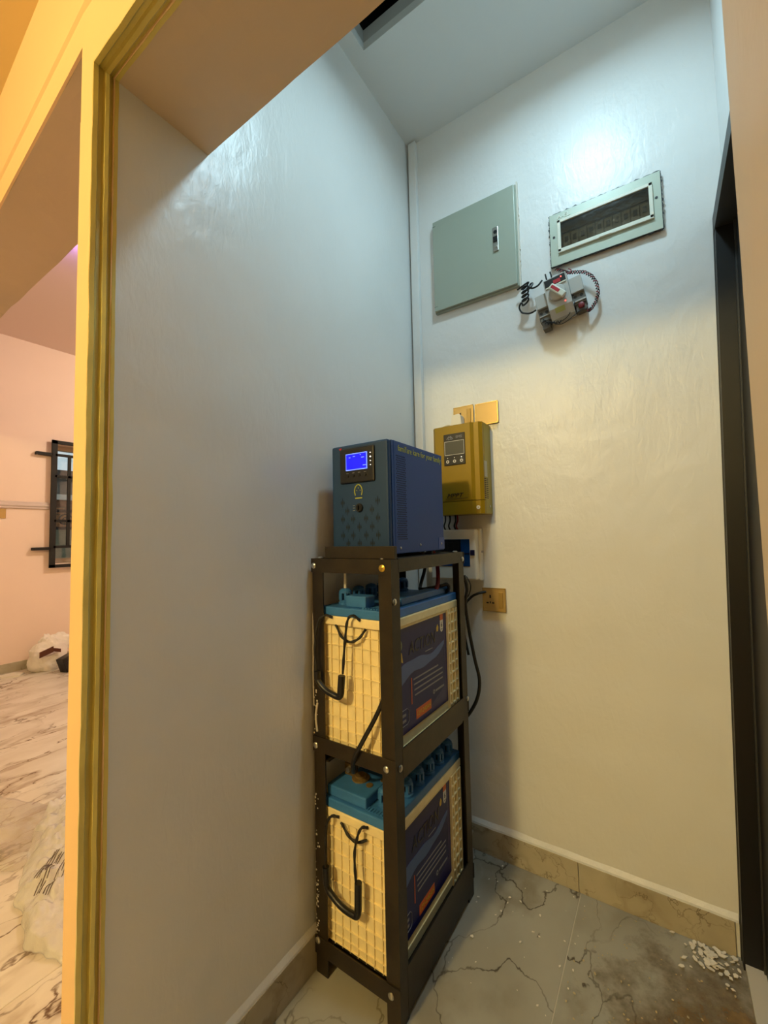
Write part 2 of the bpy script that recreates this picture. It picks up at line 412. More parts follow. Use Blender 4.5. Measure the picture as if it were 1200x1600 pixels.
# alcove ceiling with the hatch
HX0, HX1, HY0, HY1, HZ = .061, .50, -.88, -.421, 3.03
g = G()
g.box(0, HX0, YB, 0, ZC, ZC+.03); g.box(HX1, 1.23, YB, 0, ZC, ZC+.03)
g.box(HX0, HX1, HY1, 0, ZC, ZC+.03); g.box(HX0, HX1, YB, HY0, ZC, ZC+.03)
struct(g.build('ceiling', CEIL))
g = G()
t = .018
g.box(HX0-t, HX0, HY0-t, HY1+t, ZC+.03, HZ); g.box(HX1, HX1+t, HY0-t, HY1+t, ZC+.03, HZ)
g.box(HX0, HX1, HY1, HY1+t, ZC+.03, HZ); g.box(HX0, HX1, HY0-t, HY0, ZC+.03, HZ)
struct(g.build('trim_3', mat('hatch_lining', (176, 180, 180), .75)))
g = G()   # roof void above the hatch
g.box(.004, 1.226, YB+.004, -.004, 3.5, 3.52); g.box(.004, .020, YB+.004, -.004, ZC+.031, 3.5); g.box(1.21, 1.226, YB+.004, -.004, ZC+.031, 3.5)
g.box(.02, 1.21, -.020, -.004, ZC+.031, 3.5); g.box(.02, 1.21, YB+.004, YB+.02, ZC+.031, 3.5)
struct(g.build('wall_roof_void', VOID))
tim = thing('roof_timber', 'rough dark roof timber seen through the open ceiling hatch', 'timber', (.3, -.5, HZ))
G().box(.235, .30, -.9, -.30, 3.06, 3.12).build('beam', mat('grey_timber', (92, 84, 84), .9, var=(30, .5)), tim)
G().add([(.20, -.435, 3.03), (.215, -.425, 3.03), (.213, -.43, 3.055), (.198, -.44, 3.045), (.205, -.428, 3.03), (.2, -.43, 3.06)], [(0, 1, 2, 3), (1, 4, 5, 2), (4, 0, 3, 5)]).build('splinter', PAINTW, tim)

# living room shell
struct(G().box(-4.45, -.156, 3.2, 3.35, 0, 3.3).build('wall_room_rear', PEACH))
g = G()      # far wall with window opening
WY0, WY1, WZ0, WZ1 = .09, 1.25, 1.0, 2.22
g.box(-4.45, XF, -1.0, WY0, 0, 3.3); g.box(-4.45, XF, WY1, 3.2, 0, 3.3)
g.box(-4.45, XF, WY0, WY1, 0, WZ0); g.box(-4.45, XF, WY0, WY1, WZ1, 3.3)
struct(g.build('wall_room_far', PEACH))
struct(G().box(-4.45, -.1, -.95, 3.3, ZR, ZR+.1).build('ceiling_room', PINKC))
struct(G().box(-.162, -.1561, -.95, 3.2, 0, ZR).build('wall_room_partition', PEACH))
# roof slab closing everything from the sky
struct(G().box(-4.5, 2.8, -4.4, 3.4, 3.6, 3.7).build('ceiling_slab', VOID))
g = G(); g.box(-4.5, -4.45, -4.4, 3.4, 3.3, 3.6); g.box(2.75, 2.8, -4.4, 3.4, 0, 3.6); g.box(-4.5, 2.8, -4.4, -4.35, 0, 3.6); g.box(-4.5, 2.8, 3.35, 3.4, 0, 3.6)
struct(g.build('wall_outer', VOID))
g = G(); g.box(1.23, 2.6, YB, .2, ZC, ZC+.05); g.box(1.36, 1.42, YB, 3.3, 0, 3.3); g.box(-.1, 1.4, .16, .2, 0, 3.3)
struct(g.build('wall_service', VOID))

# gold moulding round the opening
prof = [(-.045, -1.2), (-.045, -1.220), (-.030, -1.2325), (-.010, -1.2415), (0, -1.244), (.001, -1.236), (-.005, -1.2325), (-.005, -1.226),
        (.002, -1.2235), (.003, -1.217), (-.001, -1.2145), (-.006, -1.2125), (-.006, -1.2085), (.001, -1.206), (.002, -1.2)]
def ring_sweep(g, prof):
    # mitred sweep: up the left jamb, along the lintel, down the right jamb; prof x = offset out of the opening edge
    path = [((0, 0), (1, 0)), ((0, ZL), (1, -1)), ((XJ, ZL), (-1, -1)), ((XJ, 0), (-1, 0))]
    vs = []
    for (px, pz), (ox, oz) in path:
        for (a, y) in prof: vs.append((px+a*ox, y, pz+a*oz))
    n = len(prof); f = []
    for k in range(3):
        f += [(k*n+i, k*n+(i+1) % n, (k+1)*n+(i+1) % n, (k+1)*n+i) for i in range(n)]
    f += [list(range(n)), list(range(4*n-1, 3*n-1, -1))]
    g.add(vs, f)
g = G(); ring_sweep(g, prof)
bm = g.bm
bmesh.ops.subdivide_edges(bm, edges=[e for e in bm.edges if e.calc_length() > .5], cuts=60)
for v in bm.verts:
    n = noise.noise(v.co*9)*.0016+noise.noise(v.co*40)*.0011
    v.co += Vector((n, noise.noise(v.co*23+Vector((5, 1, 2)))*.0012, 0))
struct(g.build('trim_1', GOLD))

# corner trunking: a white strip with a gap along the left wall
g = G(); g.box(.010, .046, -.022, 0, .10, 2.945, .002)
tag(g.build('cable_trunking', WALL), 'white cable trunking strip running up the corner beside the left wall', 'trunking')

# skirtings
def skirting(name, segs, axis):
    root = None
    for k, (a, b) in enumerate(segs):
        if axis == 'x': gg = G().box(a+.0008, b-.0008, -.009, 0, 0, .096, .001)
        else: gg = G().box(0, .009, a+.0008, b-.0008, 0, .096, .001)
        if root is None:
            root = bpy.data.objects.new(name, None); COL.objects.link(root); struct(root)
        gg.build('tile', SKIRT, root)
    return root
bb = skirting('baseboard_back', [(.01, .580), (.580, .986)], 'x')
bl = skirting('baseboard_left', [(-1.19, -.62), (-.62, -.01)], 'y')
def lip(pts, out, seed):
    g = G(); n = 60; vs = []; f = []
    for i in range(n+1):
        t = i/n; p = Vector(pts[0]).lerp(Vector(pts[1]), t); o = Vector(out)
        k = 1+.35*noise.noise(Vector((t*9, seed, 0)))+.2*noise.noise(Vector((t*40, seed, 3)))
        h = .020*(1+.25*noise.noise(Vector((t*7, seed, 8))))
        vs += [p+Vector((0, 0, -.001)), p+o*.008*k+Vector((0, 0, -.001)), p+o*.007*k+Vector((0, 0, .006)), p+Vector((0, 0, h))]
    for i in range(n):
        for q in range(4): f.append((i*4+q, i*4+(q+1) % 4, (i+1)*4+(q+1) % 4, (i+1)*4+q))
    f += [(0, 1, 2, 3), (n*4+3, n*4+2, n*4+1, n*4)]
    return g.add(vs, f)
lip([(.01, 0, .096), (.995, 0, .096)], (0, -1, 0), 1).build('plaster_lip', WALL, bb)
lip([(0, -1.19, .096), (0, -.01, .096)], (1, 0, 0), 2).build('plaster_lip', WALL, bl)
rb = bpy.data.objects.new('baseboard_room', None); COL.objects.link(rb); struct(rb)
for k in range(7):
    a = -.9+.6*k-.15; G().box(XF, XF+.01, a, a+.598, 0, .085).build('tile', SKIRT, rb)
struct(G().box(XF, XF+.018, -.94, .06, 1.545, 1.615, .006).box(XF, XF+.028, -.94, .06, 1.568, 1.592, .005).build('trim_4', mat('dado_plaster', (206, 190, 186), .5)))

# black steel door and frame (frame hung out of plumb: foot stands further into the alcove)
dr = thing('door_1', None, None, (1.06, -.40, 0)); struct(dr)
def fx(z): return .996+(1.047-.996)*z/2.132
def lean_box(g, dx0, dx1, y0, y1, z0, z1):
    v = []
    for z in (z0, z1):
        for y in (y0, y1):
            for d in (dx0, dx1): v.append((fx(z)+d, y, z))
    return g.add(v, [(0, 2, 3, 1), (4, 5, 7, 6), (0, 1, 5, 4), (2, 6, 7, 3), (0, 4, 6, 2), (1, 3, 7, 5)])
FRM = mat('door_frame_dark', (52, 52, 50), .5, .1)
lean_box(G(), 0, .12, -.040, -.001, 0, 2.14).build('frame_post', DOORM, dr)
lean_box(G(), 0, .12, -.87, -.82, 0, 2.14).build('frame_post', DOORM, dr)
lean_box(G(), -.002, .12, -.87, -.001, 2.085, 2.14).build('frame_header', FRM, dr)
lean_box(G(), -.002, .006, -.012, -.0005, 0, 2.14).build('frame_edge', FRM, dr)
lf = lean_box(G(), .045, .075, -.82, -.040, .02, 2.085).build('door_leaf', DOORM, dr)
lean_box(G(), .041, .046, -.052, -.044, .02, 2.085).build('leaf_edge', FRM, lf)
G().box(1.0, 1.23, -.87, 0, 0, .018).build('threshold', GROUT, dr)

# ------------------------------------------------------------------ lamps (fixtures with their own light)
def lamp(name, label, loc, power, color, m, rad, body):
    t = thing(name, label, 'lamp', loc)
    x, y, z = loc
    body(t, x, y, z)
    l = bpy.data.lights.new('bulb_light', 'POINT'); l.energy = power; l.color = color; l.shadow_soft_size = rad
    o = bpy.data.objects.new('bulb_light', l); COL.objects.link(o); o.parent = t; o.location = (0, 0, -.115)
    return t
def batten(zc):
    def f(t, x, y, z):
        G().lathe([(.045, zc-z-.0), (.045, zc-z-.012), (.030, zc-z-.03), (.022, zc-z-.055)], (x, y, z)).build('holder', WHTPL, t, True)
        G().lathe([(.014, .0), (.018, -.012), (.030, -.03), (.032, -.045), (.024, -.058), (.006, -.064)], (x, y, z)).build('bulb', LAMPW, t, True)
    return f
t = thing('ceiling_light', 'round cool white led downlight in the alcove ceiling right of the hatch', 'lamp', (.70, -.57, ZC-.016))
G().ring((.70, -.57, ZC-.016), (0, 0, 1), .075, .092, .016, 32).build('bezel', WHTPL, t, True)
G().cyl((.70, -.57, ZC-.008), (.70, -.57, ZC), .0755, 32).build('diffuser', LAMPC, t)
l = bpy.data.lights.new('panel_light', 'AREA'); l.shape = 'DISK'; l.size = .15; l.energy = COOL_W; l.color = COOL_C; l.spread = math.radians(165)
o = bpy.data.objects.new('panel_light', l); COL.objects.link(o); o.parent = t; o.location = (0, 0, .002)
lamp('lobby_bulb', 'warm yellow bulb under the lobby ceiling', (-.06, -3.3, ZLOB-.03), LOBBY_W, LOBBY_C, LAMPW, .11, batten(ZLOB))
lamp('room_bulb', 'warm bulb under the living room ceiling', (-2.3, 1.2, ZR-.05), ROOM_W, ROOM_C, LAMPW, .1, batten(ZR))
def ringlamp(t, x, y, z):
    G().ring((x, y, z-.02), (0, 0, 1), .045, .062, .02).build('bezel', WHTPL, t)
    G().ring((x, y, z-.024), (0, 0, 1), .028, .040, .006).build('led_ring', LAMPV, t)
lamp('downlight', 'small violet led ring light on the living room ceiling', (-2.22, -.44, ZR), LED_W, LED_C, LAMPV, .03, ringlamp)

# ------------------------------------------------------------------ battery rack
RX0, RX1, RY0, RY1, RZ = .013, .287, -.667, -.200, 1.140
A, T = .040, .004
rk = thing('battery_rack', 'brown-black bolted angle-iron rack carrying two batteries and the blue inverter', 'rack', ((RX0+RX1)/2, (RY0+RY1)/2, 0))
def leg(sx, sy):
    g = G()
    x = RX0 if sx < 0 else RX1; y = RY0 if sy < 0 else RY1
    ix = x-sx*A; iy = y-sy*A; tx = x-sx*T; ty = y-sy*T
    poly = [(x, y), (ix, y), (ix, ty), (tx, ty), (tx, iy), (x, iy)]
    g.prism(poly, 'z', 0, RZ-.002)
    return g.build('leg', RACKM, rk)
for sx in (-1, 1):
    for sy in (-1, 1): leg(sx, sy)
def rail_x(y, sy, z0, z1, flange='t'):
    # angle running along X; outside face at y, flange pointing inward
    yo = y+sy*.0035; yi = y; g = G()
    g.box(RX0-.002, RX1+.002, min(yo, yi), max(yo, yi), z0, z1)
    zf = z1-T if flange == 't' else z0
    g.box(RX0+T, RX1-T, min(y, y-sy*A), max(y, y-sy*A), zf, zf+T)
    return g.build('rail', RACKM, rk)
def rail_y(x, sx, z0, z1, flange='t'):
    xo = x-sx*.0045; xi = x-sx*.0085; g = G()
    g.box(min(xo, xi), max(xo, xi), RY0+T, RY1-T, z0, z1)
    zf = z1-T if flange == 't' else z0
    g.box(min(xi, xi-sx*A), max(xi, xi-sx*A), RY0+T, RY1-T, zf, zf+T)
    return g.build('rail', RACKM, rk)
for z0, z1, fl_ in ((RZ-.040, RZ, 't'), (.596, .637, 'b'), (.052, .098, 'b')):
    rail_x(RY0, -1, z0, z1, fl_); rail_x(RY1, 1, z0, z1, fl_)
# side rails: top ones light, middle and bottom ones of deeper section, outside the legs on the open side
def side(x, sx, z0, z1, zf):
    g = G(); xo = x+sx*.004
    g.box(min(xo, x), max(xo, x), RY0+.036, RY1-.004, z0, z1)
    xi = x-sx*.046
    g.box(min(x, xi), max(x, xi), RY0+T, RY1-T, zf, zf+T)
    return g.build('rail', RACKM, rk)
for x, sx in ((RX1-T-.0005, 1), (RX0+T+.0005, -1)):
    pass
side(RX1-.0035, 1, RZ-.036, RZ, RZ-T); side(RX0+.0035, -1, RZ-.036, RZ, RZ-T)
side(RX1-.0035, 1, .580, .652, .572); side(RX0+.0035, -1, .580, .652, .572)
side(RX1-.0035, 1, .014, .124, .080); side(RX0+.0035, -1, .014, .124, .080)
# plank lip in front of the inverter
G().box(.058, .296, -.662, -.650, RZ+.0005, RZ+.034, .001).build('stop_bar', RACKM, rk)
bolt_me = mesh_of(G().lathe([(.0085, 0), (.0085, .002), (.006, .004), (.003, .0045)], (0, 0, 0), 'z', 12), 'bolt', SILV, True)
brass_me = mesh_of(G().lathe([(.0095, 0), (.0095, .002), (.006, .003), (.003, .0055)], (0, 0, 0), 'z', 12), 'bolt', mat('brass_bolt', (206, 170, 70), .3, .8), True)
nb = 0
def bolt(me, p, face):
    R = {'-y': (math.pi/2, 0, 0), '+x': (0, math.pi/2, 0), '+z': (0, 0, 0)}[face]
    base = rk.location
    inst(me, 'bolt', rk, Vector(p)-base, R)
yb_ = RY0-.0035
bolt(bolt_me, (.022, yb_, 1.119), '-y'); bolt(brass_me, (.262, yb_, 1.117), '-y')
bolt(bolt_me, (.262, yb_, .612), '-y'); bolt(bolt_me, (.022, yb_, .612), '-y')
bolt(bolt_me, (.262, yb_, .075), '-y'); bolt(bolt_me, (.022, yb_, .088), '-y')
bolt(bolt_me, (RX1+.0005, -.645, .610), '+x'); bolt(bolt_me, (RX1+.0005, -.205, .640), '+x')
bolt(bolt_me, (RX1+.0005, -.21, 1.115), '+x'); bolt(bolt_me, (RX1+.0005, -.655, 1.03), '+x')
bolt(bolt_me, (.03, -.65, RZ), '+z'); bolt(bolt_me, (.255, -.655, RZ), '+z'); bolt(bolt_me, (.27, -.23, RZ), '+z')
# white paint splashes on the near left leg
g = G(); rs = random.Random(3)
for k in range(60):
    z = rs.choice([rs.uniform(.12, .5), rs.uniform(.6, .8), rs.uniform(.1, .3)]); x = RX0+abs(rs.gauss(0, .006))
    r = rs.uniform(.0012, .0032)
    g.cyl((x, RY0-.0001, z), (x, RY0-.0006, z), r, 7)
g.tube([(RX0-.001, RY0+.002, .98), (RX0+.001, RY0-.0005, .90), (RX0-.001, RY0, .80), (RX0+.0005, RY0, .72)], .002, 5)
g.tube([(.028, RY0-.001, .73), (.022, RY0-.002, .69), (.026, RY0-.001, .65)], .003, 5)
sp = g.build('paint_splash', PAINTW, rk); sp['kind'] = 'stuff'; sp['label'] = 'white paint splashes'

# ------------------------------------------------------------------ batteries
BX0, BX1, BY0, BY1 = .034, .266, -.651, -.226
def rope_handle(bt, pts_l, pts_r, grip, arc):
    h = G()
    h.tube(pts_l, .0036, 8, 10, .9).tube(pts_r, .0036, 8, 10, .9).build('rope', ROPE, bt, True)
    if arc: G().tube(arc, .0036, 8, 8, .9).build('rope', ROPE, bt, True)
    gr = G().tube(grip, .0082, 10, 6)
    e0, e1 = Vector(grip[0]), Vector(grip[-1])
    gr.cyl(e0, e0+(Vector(grip[1])-e0)*.9, .0098, 10).cyl(e1, e1+(Vector(grip[-2])-e1)*.9, .0098, 10)
    gr.build('grip', BLACK, bt, True)

def battery(z0, H, BX1, label, upper):
    zt = z0+H
    bt = thing('battery', label, 'battery', ((BX0+BX1)/2, (BY0+BY1)/2, z0), (0, 0, 0), 'tubular batteries on the rack')
    case = G().box(BX0+.004, BX1-.003, BY0+.004, BY1-.004, z0, zt-.024, .003)
    cs = case.build('case', CREAM, bt)
    G().box(BX0-.002, BX1+.003, BY0-.006, BY1+.004, zt-.025, zt, .003).build('case_rim', CREAM, bt)
    # ribbed grid on the end faces
    for (y, s) in ((BY0+.004, -1), (BY1-.004, 1)):
        g = G()
        for k in range(9):
            x = BX0+.006+k*(BX1-BX0-.014)/8
            wd = .0055 if k in (0, 8) else .0016
            g.box(x-wd/2, x+wd/2, min(y, y+s*.0042), max(y, y+s*.0042), z0+.002, zt-.026)
        rows = [H/.4*q_ for q_ in (.008, .030, .062, .098, .140, .182, .226, .270, .312, .345)]
        for z in rows:
            g.box(BX0+.006, BX1-.006, min(y, y+s*.0038), max(y, y+s*.0038), z0+z-.001, z0+z+.001)
        g.build('rib_grid', CREAM, bt)
    # rib strip at the far end of the open side
    g = G(); x = BX1-.003
    for yy in (-.302, -.284, -.256, -.232): g.box(x, x+.008, yy-.003, yy+.003, z0+.002, zt-.025)
    for k in range(11): g.box(x, x+.0075, -.302, -.230, z0+.006+k*.0325, z0+.010+k*.0325)
    g.box(x, x+.003, BY0+.006, -.30, z0+.004, z0+.028); g.box(x, x+.003, BY0+.006, -.30, zt-.031, zt-.025)
    g.build('rib_grid', CREAM, bt)
    # printed label on the open side (raised sheet)
    X = BX1-.003; Lx = X+.0012
    yl0, yl1, zl1 = BY0+.010, -.307, zt-.030
    K = 1.0
    def zz(d): return zt-d*K
    zl0 = zz(.314)
    lb = G().box(X, Lx, yl0, yl1, zl0, zl1).build('label', LABEL, bt)
    e = .0006
    G().box(Lx, Lx+e*.5, -.326, yl1, zl0, zl1).prism([(yl0, zl0), (-.326, zl0), (-.326, zl0+.055), (-.42, zl0+.024), (yl0, zl0+.016)], 'x', Lx, Lx+e*.5).build('label_band', NAVY, lb)
    g = G(); n = 16; v = []
    for i in range(n+1):
        t = i/n; y = yl0+.002+t*(-.328-yl0); zc = zz(.178)+.060*t+.014*math.sin(t*6)
        hw = .018*(1-t)+.005+.005*math.sin(t*9)**2
        v += [(Lx+e, y, zc-hw), (Lx+e, y, zc+hw), (Lx, y, zc-hw), (Lx, y, zc+hw)]
    f = []
    for i in range(n):
        a, b = i*4, (i+1)*4
        f += [(a, a+1, b+1, b), (a, b, b+2, a+2), (a+1, a+3, b+3, b+1)]
    g.add(v, f).build('label_swoosh', SWOO, lb)
    G().box(Lx, Lx+e, -.351, -.330, zz(.050), zl1).build('label_tag', ORNG, lb)
    sh = [(-.351, zz(.050)), (-.330, zz(.050)), (-.330, zz(.076)), (-.3335, zz(.084)), (-.3405, zz(.088)), (-.3475, zz(.084)), (-.351, zz(.076))]
    G().prism(sh, 'x', Lx, Lx+e).build('label_shield', WHTP, lb)
    text(lb, '6', -.3405, zz(.064), .009, .016, '+x', Lx+e, DARKP)
    G().box(Lx+e, Lx+2*e, -.346, -.335, zz(.080), zz(.077)).build('label_shield_line', GREYP, lb)
    g = G(); cy, cz = -.602, zz(.076)
    g.ring((Lx, cy, cz), (1, 0, 0), .012, .017, e); g.cyl((Lx, cy, cz), (Lx+e, cy, cz), .009, 14)
    g.build('label_badge', mat('badge_grey_green', (120, 128, 96), .4), lb)
    G().prism([(cy-.014, cz-.020), (cy-.002, cz-.020), (cy-.006, cz-.052), (cy-.011, cz-.046), (cy-.019, cz-.050)], 'x', Lx, Lx+e).prism([(cy+.002, cz-.020), (cy+.014, cz-.020), (cy+.020, cz-.048), (cy+.012, cz-.044), (cy+.006, cz-.050)], 'x', Lx, Lx+e).build('label_ribbon', GOLDP, lb)
    text(lb, 'ACTION', -.468, zz(.092), .165, .036, '+x', Lx+e, DARKP, shear=.15)
    G().prism([(-.376, zz(.080)), (-.366, zz(.080)), (-.363, zz(.068)), (-.369, zz(.058)), (-.377, zz(.068))], 'x', Lx, Lx+e).build('label_flame', GOLDP, lb)
    G().box(Lx+e, Lx+2*e, -.455, -.408, zz(.124), zz(.1215)).build('label_dash', GREYP, lb)
    for k in range(4):
        z = zz(.184+k*.015)
        G().box(Lx, Lx+e, -.528+.002*k, -.342-(.03 if k == 0 else 0), z-.0020, z+.0020).build('label_line', GREYP, lb)
    G().box(Lx, Lx+e, -.541, -.5365, zz(.248), zz(.176)).build('label_bar', ORNG, lb)
    g = G(); bx = [(-.624, zz(.292)), (-.566, zz(.292)), (-.558, zz(.286)), (-.558, zz(.258)), (-.566, zz(.250)), (-.624, zz(.250))]
    g.tube([(Lx+.0006, p[0], p[1]) for p in bx], .0009, 5, 0)
    g.build('label_outline', GREYP, lb)
    for d in (.264, .279): G().box(Lx, Lx+e, -.618, -.572, zz(d)-.004, zz(d)+.003).build('label_line', GREYP, lb)
    G().box(Lx, Lx+e, -.516, -.424, zz(.298), zz(.270)).build('label_box', ORNG, lb)
    text(lb, '12V-240AH', -.470, zz(.284), .082, .013, '+x', Lx+e, GOLDP)
    G().ring((Lx, -.404, zz(.256)), (1, 0, 0), .003, .007, e, 12).box(Lx, Lx+e, -.393, -.334, zz(.259), zz(.253)).build('label_mark', GREYP, lb)
    # lid
    G().box(BX0, BX1+.001, BY0-.004, BY1+.002, zt, zt+.025, .003).build('lid', BLUE, bt)
    g = G()   # moulded rows on the lid edge
    for k in range(8): g.box(.175+k*.009, .181+k*.009, BY0+.008, BY0+.022, zt+.025, zt+.0275)
    g.build('lid_marks', BLUE, bt)
    zl = zt+.025
    for k in range(6):
        px = .078 if upper else (.205 if k == 0 else .233)
        py = -.596+k*.066
        pl = G()
        pl.lathe([(.020, 0), (.020, .006), (.0165, .008), (.0165, .013)], (px, py, zl), 'z', 16)
        for q in range(6):
            an = q*math.pi/3+.3; c, s_ = math.cos(an)*.0145, math.sin(an)*.0145
            pl.box(px+c-.004, px+c+.004, py+s_-.004, py+s_+.004, zl+.012, zl+.034)
        pl.lathe([(.0185, .033), (.0185, .039), (.012, .045), (.003, .047)], (px, py, zl), 'z', 16)
        po = pl.build('vent_plug', BLUE, bt)
        G().cyl((px, py, zl+.012), (px, py, zl+.034), .009, 10).build('plug_core', BLACK, po)
        if k == 0:
            G().cyl((px, py, zl+.046), (px, py, zl+.098), .0042, 8).build('float_stem', WHTPL, po)
    if upper:
        G().box(.112, .182, BY0+.014, BY0+.060, zl, zl+.032, .003).build('terminal_cover', BLUE, bt)
        t0 = G().lathe([(.020, 0), (.020, .008), (.012, .010), (.012, .014)], (.232, -.612, zl), 'z', 16).build('terminal', BLUE, bt)
        G().lathe([(.017, .013), (.018, .020), (.013, .022), (.013, .030), (.017, .031), (.016, .036)], (.232, -.612, zl), 'z', 16).build('terminal_nut', BRASS, t0)
        G().box(.205, .250, -.56, -.235, zl, zl+.022, .004).build('lid_ridge', BLUE, bt)
    else:
        G().box(BX0+.006, .176, BY0+.006, BY0+.115, zl, zl+.030, .004).build('terminal_block', BLUE, bt)
        t0 = G().lathe([(.026, 0), (.026, .004), (.016, .006), (.016, .012)], (.108, BY0+.075, zl+.030), 'z', 16).build('terminal', BRASS, bt)
        G().box(.052, .090, BY0+.070, BY0+.086, zl+.030, zl+.064, .002).build('terminal_lug', BRASS, t0)
        G().cyl((.071, BY0+.060, zl+.050), (.071, BY0+.096, zl+.050), .008, 6).build('terminal_bolt', SILV, t0)
        G().lathe([(.010, 0), (.010, .003), (.005, .004)], (.150, BY0+.060, zl+.030), 'z', 12).build('lid_button', BRASS, bt)
    yh = BY0-.018
    if upper:
        rope_handle(bt, [(.080, BY0-.007, zt-.004), (.062, yh, zt+.002), (.043, yh-.010, zt-.02), (.036, yh-.016, zt-.09), (.044, yh-.018, zt-.165)],
                    [(.178, BY0-.007, zt-.004), (.162, yh, zt+.010), (.148, yh-.006, zt-.004), (.141, yh-.010, zt-.06), (.135, yh-.014, zt-.145)],
                    [(.046, yh-.018, zt-.150), (.046, yh-.018, zt-.172), (.068, yh-.018, zt-.193), (.098, yh-.018, zt-.204), (.128, yh-.016, zt-.204), (.133, yh-.016, zt-.150)],
                    [(.090, BY0-.004, zt-.024), (.118, BY0-.014, zt-.052), (.150, BY0-.018, zt-.062), (.178, BY0-.014, zt-.050), (.194, BY0-.004, zt-.026)])
    else:
        rope_handle(bt, [(.094, BY0-.007, zt-.012), (.076, yh, zt-.010), (.064, yh-.006, zt-.03), (.062, yh-.010, zt-.08), (.063, yh-.012, zt-.145)],
                    [(.192, BY0-.007, zt-.006), (.180, yh, zt-.004), (.170, yh-.006, zt-.025), (.162, yh-.010, zt-.07), (.166, yh-.012, zt-.135)],
                    [(.063, yh-.012, zt-.140), (.066, yh-.012, zt-.188), (.086, yh-.012, zt-.206), (.116, yh-.012, zt-.219), (.150, yh-.012, zt-.222), (.172, yh-.012, zt-.212), (.174, yh-.012, zt-.135)],
                    [(.098, BY0-.004, zt-.026), (.130, BY0-.012, zt-.046), (.160, BY0-.014, zt-.050), (.186, BY0-.006, zt-.040)])
    return bt
battery(.607, .370, .266, 'cream battery with blue lid on the middle shelf of the rack', True)
battery(.084, .361, .260, 'cream battery with blue lid and raised terminal block on the bottom shelf', False)

# cables of the rack
def cable(label, pts, r, m=None, cat='cable'):
    return tag(G().tube(pts, r, 8, 6).build('cable', m or RUBB, None, True), label, cat)
cable('thick black cable slanting across the upper battery down to the lower terminal',
      [(.265, -.6575, .90), (.263, -.6575, .85), (.254, -.6585, .792), (.233, -.668, .738), (.198, -.680, .672), (.162, -.676, .612), (.135, -.645, .560), (.105, -.600, .535), (.075, -.566, .520)], .0062)
cable('black cable looping out beside the rear leg of the rack below the wall socket',
      [(.258, -.13, 1.05), (.264, -.12, 1.0), (.256, -.12, .945), (.267, -.12, .85), (.285, -.12, .75), (.300, -.12, .68), (.290, -.12, .615), (.258, -.12, .555), (.225, -.13, .52), (.19, -.18, .51), (.15, -.23, .535)], .0062)
cable('black cable running from the gold wall socket down behind the rack',
      [(.294, -.006, .978), (.268, -.02, .972), (.240, -.03, .955), (.222, -.05, .92), (.225, -.07, .84), (.245, -.08, .75)], .0048)
cable('thin dark wire hanging under the white breaker box', [(.243, -.07, 1.04), (.262, -.08, 1.01), (.255, -.08, .975), (.235, -.08, .95)], .002)
cable('dark red cable dropping from the inverter to the upper battery', [(.205, -.27, 1.15), (.215, -.26, 1.10), (.232, -.29, 1.05), (.243, -.33, 1.02), (.23, -.36, 1.008)], .007, WRED)
cable('black cable dropping from the inverter behind the upper battery', [(.165, -.27, 1.15), (.165, -.255, 1.09), (.160, -.28, 1.03), (.19, -.33, 1.02), (.245, -.30, 1.03), (.262, -.285, 1.035), (.262, -.272, 1.02), (.244, -.268, 1.004)], .006)

# ------------------------------------------------------------------ inverter
IX0, IX1, IY0, IY1, IZ0, IZ1 = .053, .256, -.620, -.285, 1.150, 1.470
iv = thing('inverter', 'blue steel inverter with lit blue screen standing on top of the rack', 'inverter', ((IX0+IX1)/2, (IY0+IY1)/2, RZ))
G().box(IX0, IX1, IY0+.028, IY1, IZ0, IZ1, .002).build('cover', INVB, iv)
G().box(IX0, IX1-.002, IY0, IY0+.020, IZ0, IZ1, .006).build('front_panel', INVF, iv)
G().box(IX0+.001, IX1-.001, IY0+.018, IY0+.030, IZ0+.001, IZ1-.001).build('front_seam', INVB, iv)
for x in (IX0+.03, IX1-.03):
    for y in (IY0+.05, IY1-.05): G().cyl((x, y, RZ), (x, y, IZ0+.001), .012, 10).build('foot', BLACK, iv)
yf = IY0
bz = G().box(.088, .212, yf-.006, yf+.002, 1.355, 1.458, .004).build('display_panel', BLACK, iv)
G().box(.113, .189, yf-.0075, yf-.005, 1.392, 1.4405).build('screen_border', SCRB, bz)
sc_ = G().box(.1155, .1865, yf-.0085, yf-.006, 1.3945, 1.438).build('screen', SCREEN, bz)
for (x, z, wd) in ((.125, 1.428, .006), (.14, 1.430, .008), (.17, 1.425, .01), (.175, 1.402, .012), (.165, 1.433, .004)):
    G().box(x, x+wd, yf-.0088, yf-.0082, z, z+.002).build('screen_digit', SCRB, sc_)
for k in range(4):
    G().cyl((.2005, yf-.0055, 1.436-.0115*k), (.2005, yf-.0075, 1.436-.0115*k), .0022 if k == 1 else .0014, 8).build('indicator', LEDW, bz)
    G().cyl((.118+.021*k, yf-.0055, 1.376), (.118+.021*k, yf-.0085, 1.376), .004, 10).build('button', BLACK, bz)
    G().box(.114+.021*k, .122+.021*k, yf-.0065, yf-.005, 1.3835, 1.3848).build('button_caption', GREYP, bz)
G().prism([(.082, 1.462), (.094, 1.462), (.088, 1.454)], 'y', yf-.0015, yf+.001).build('corner_mark', REDP, iv)
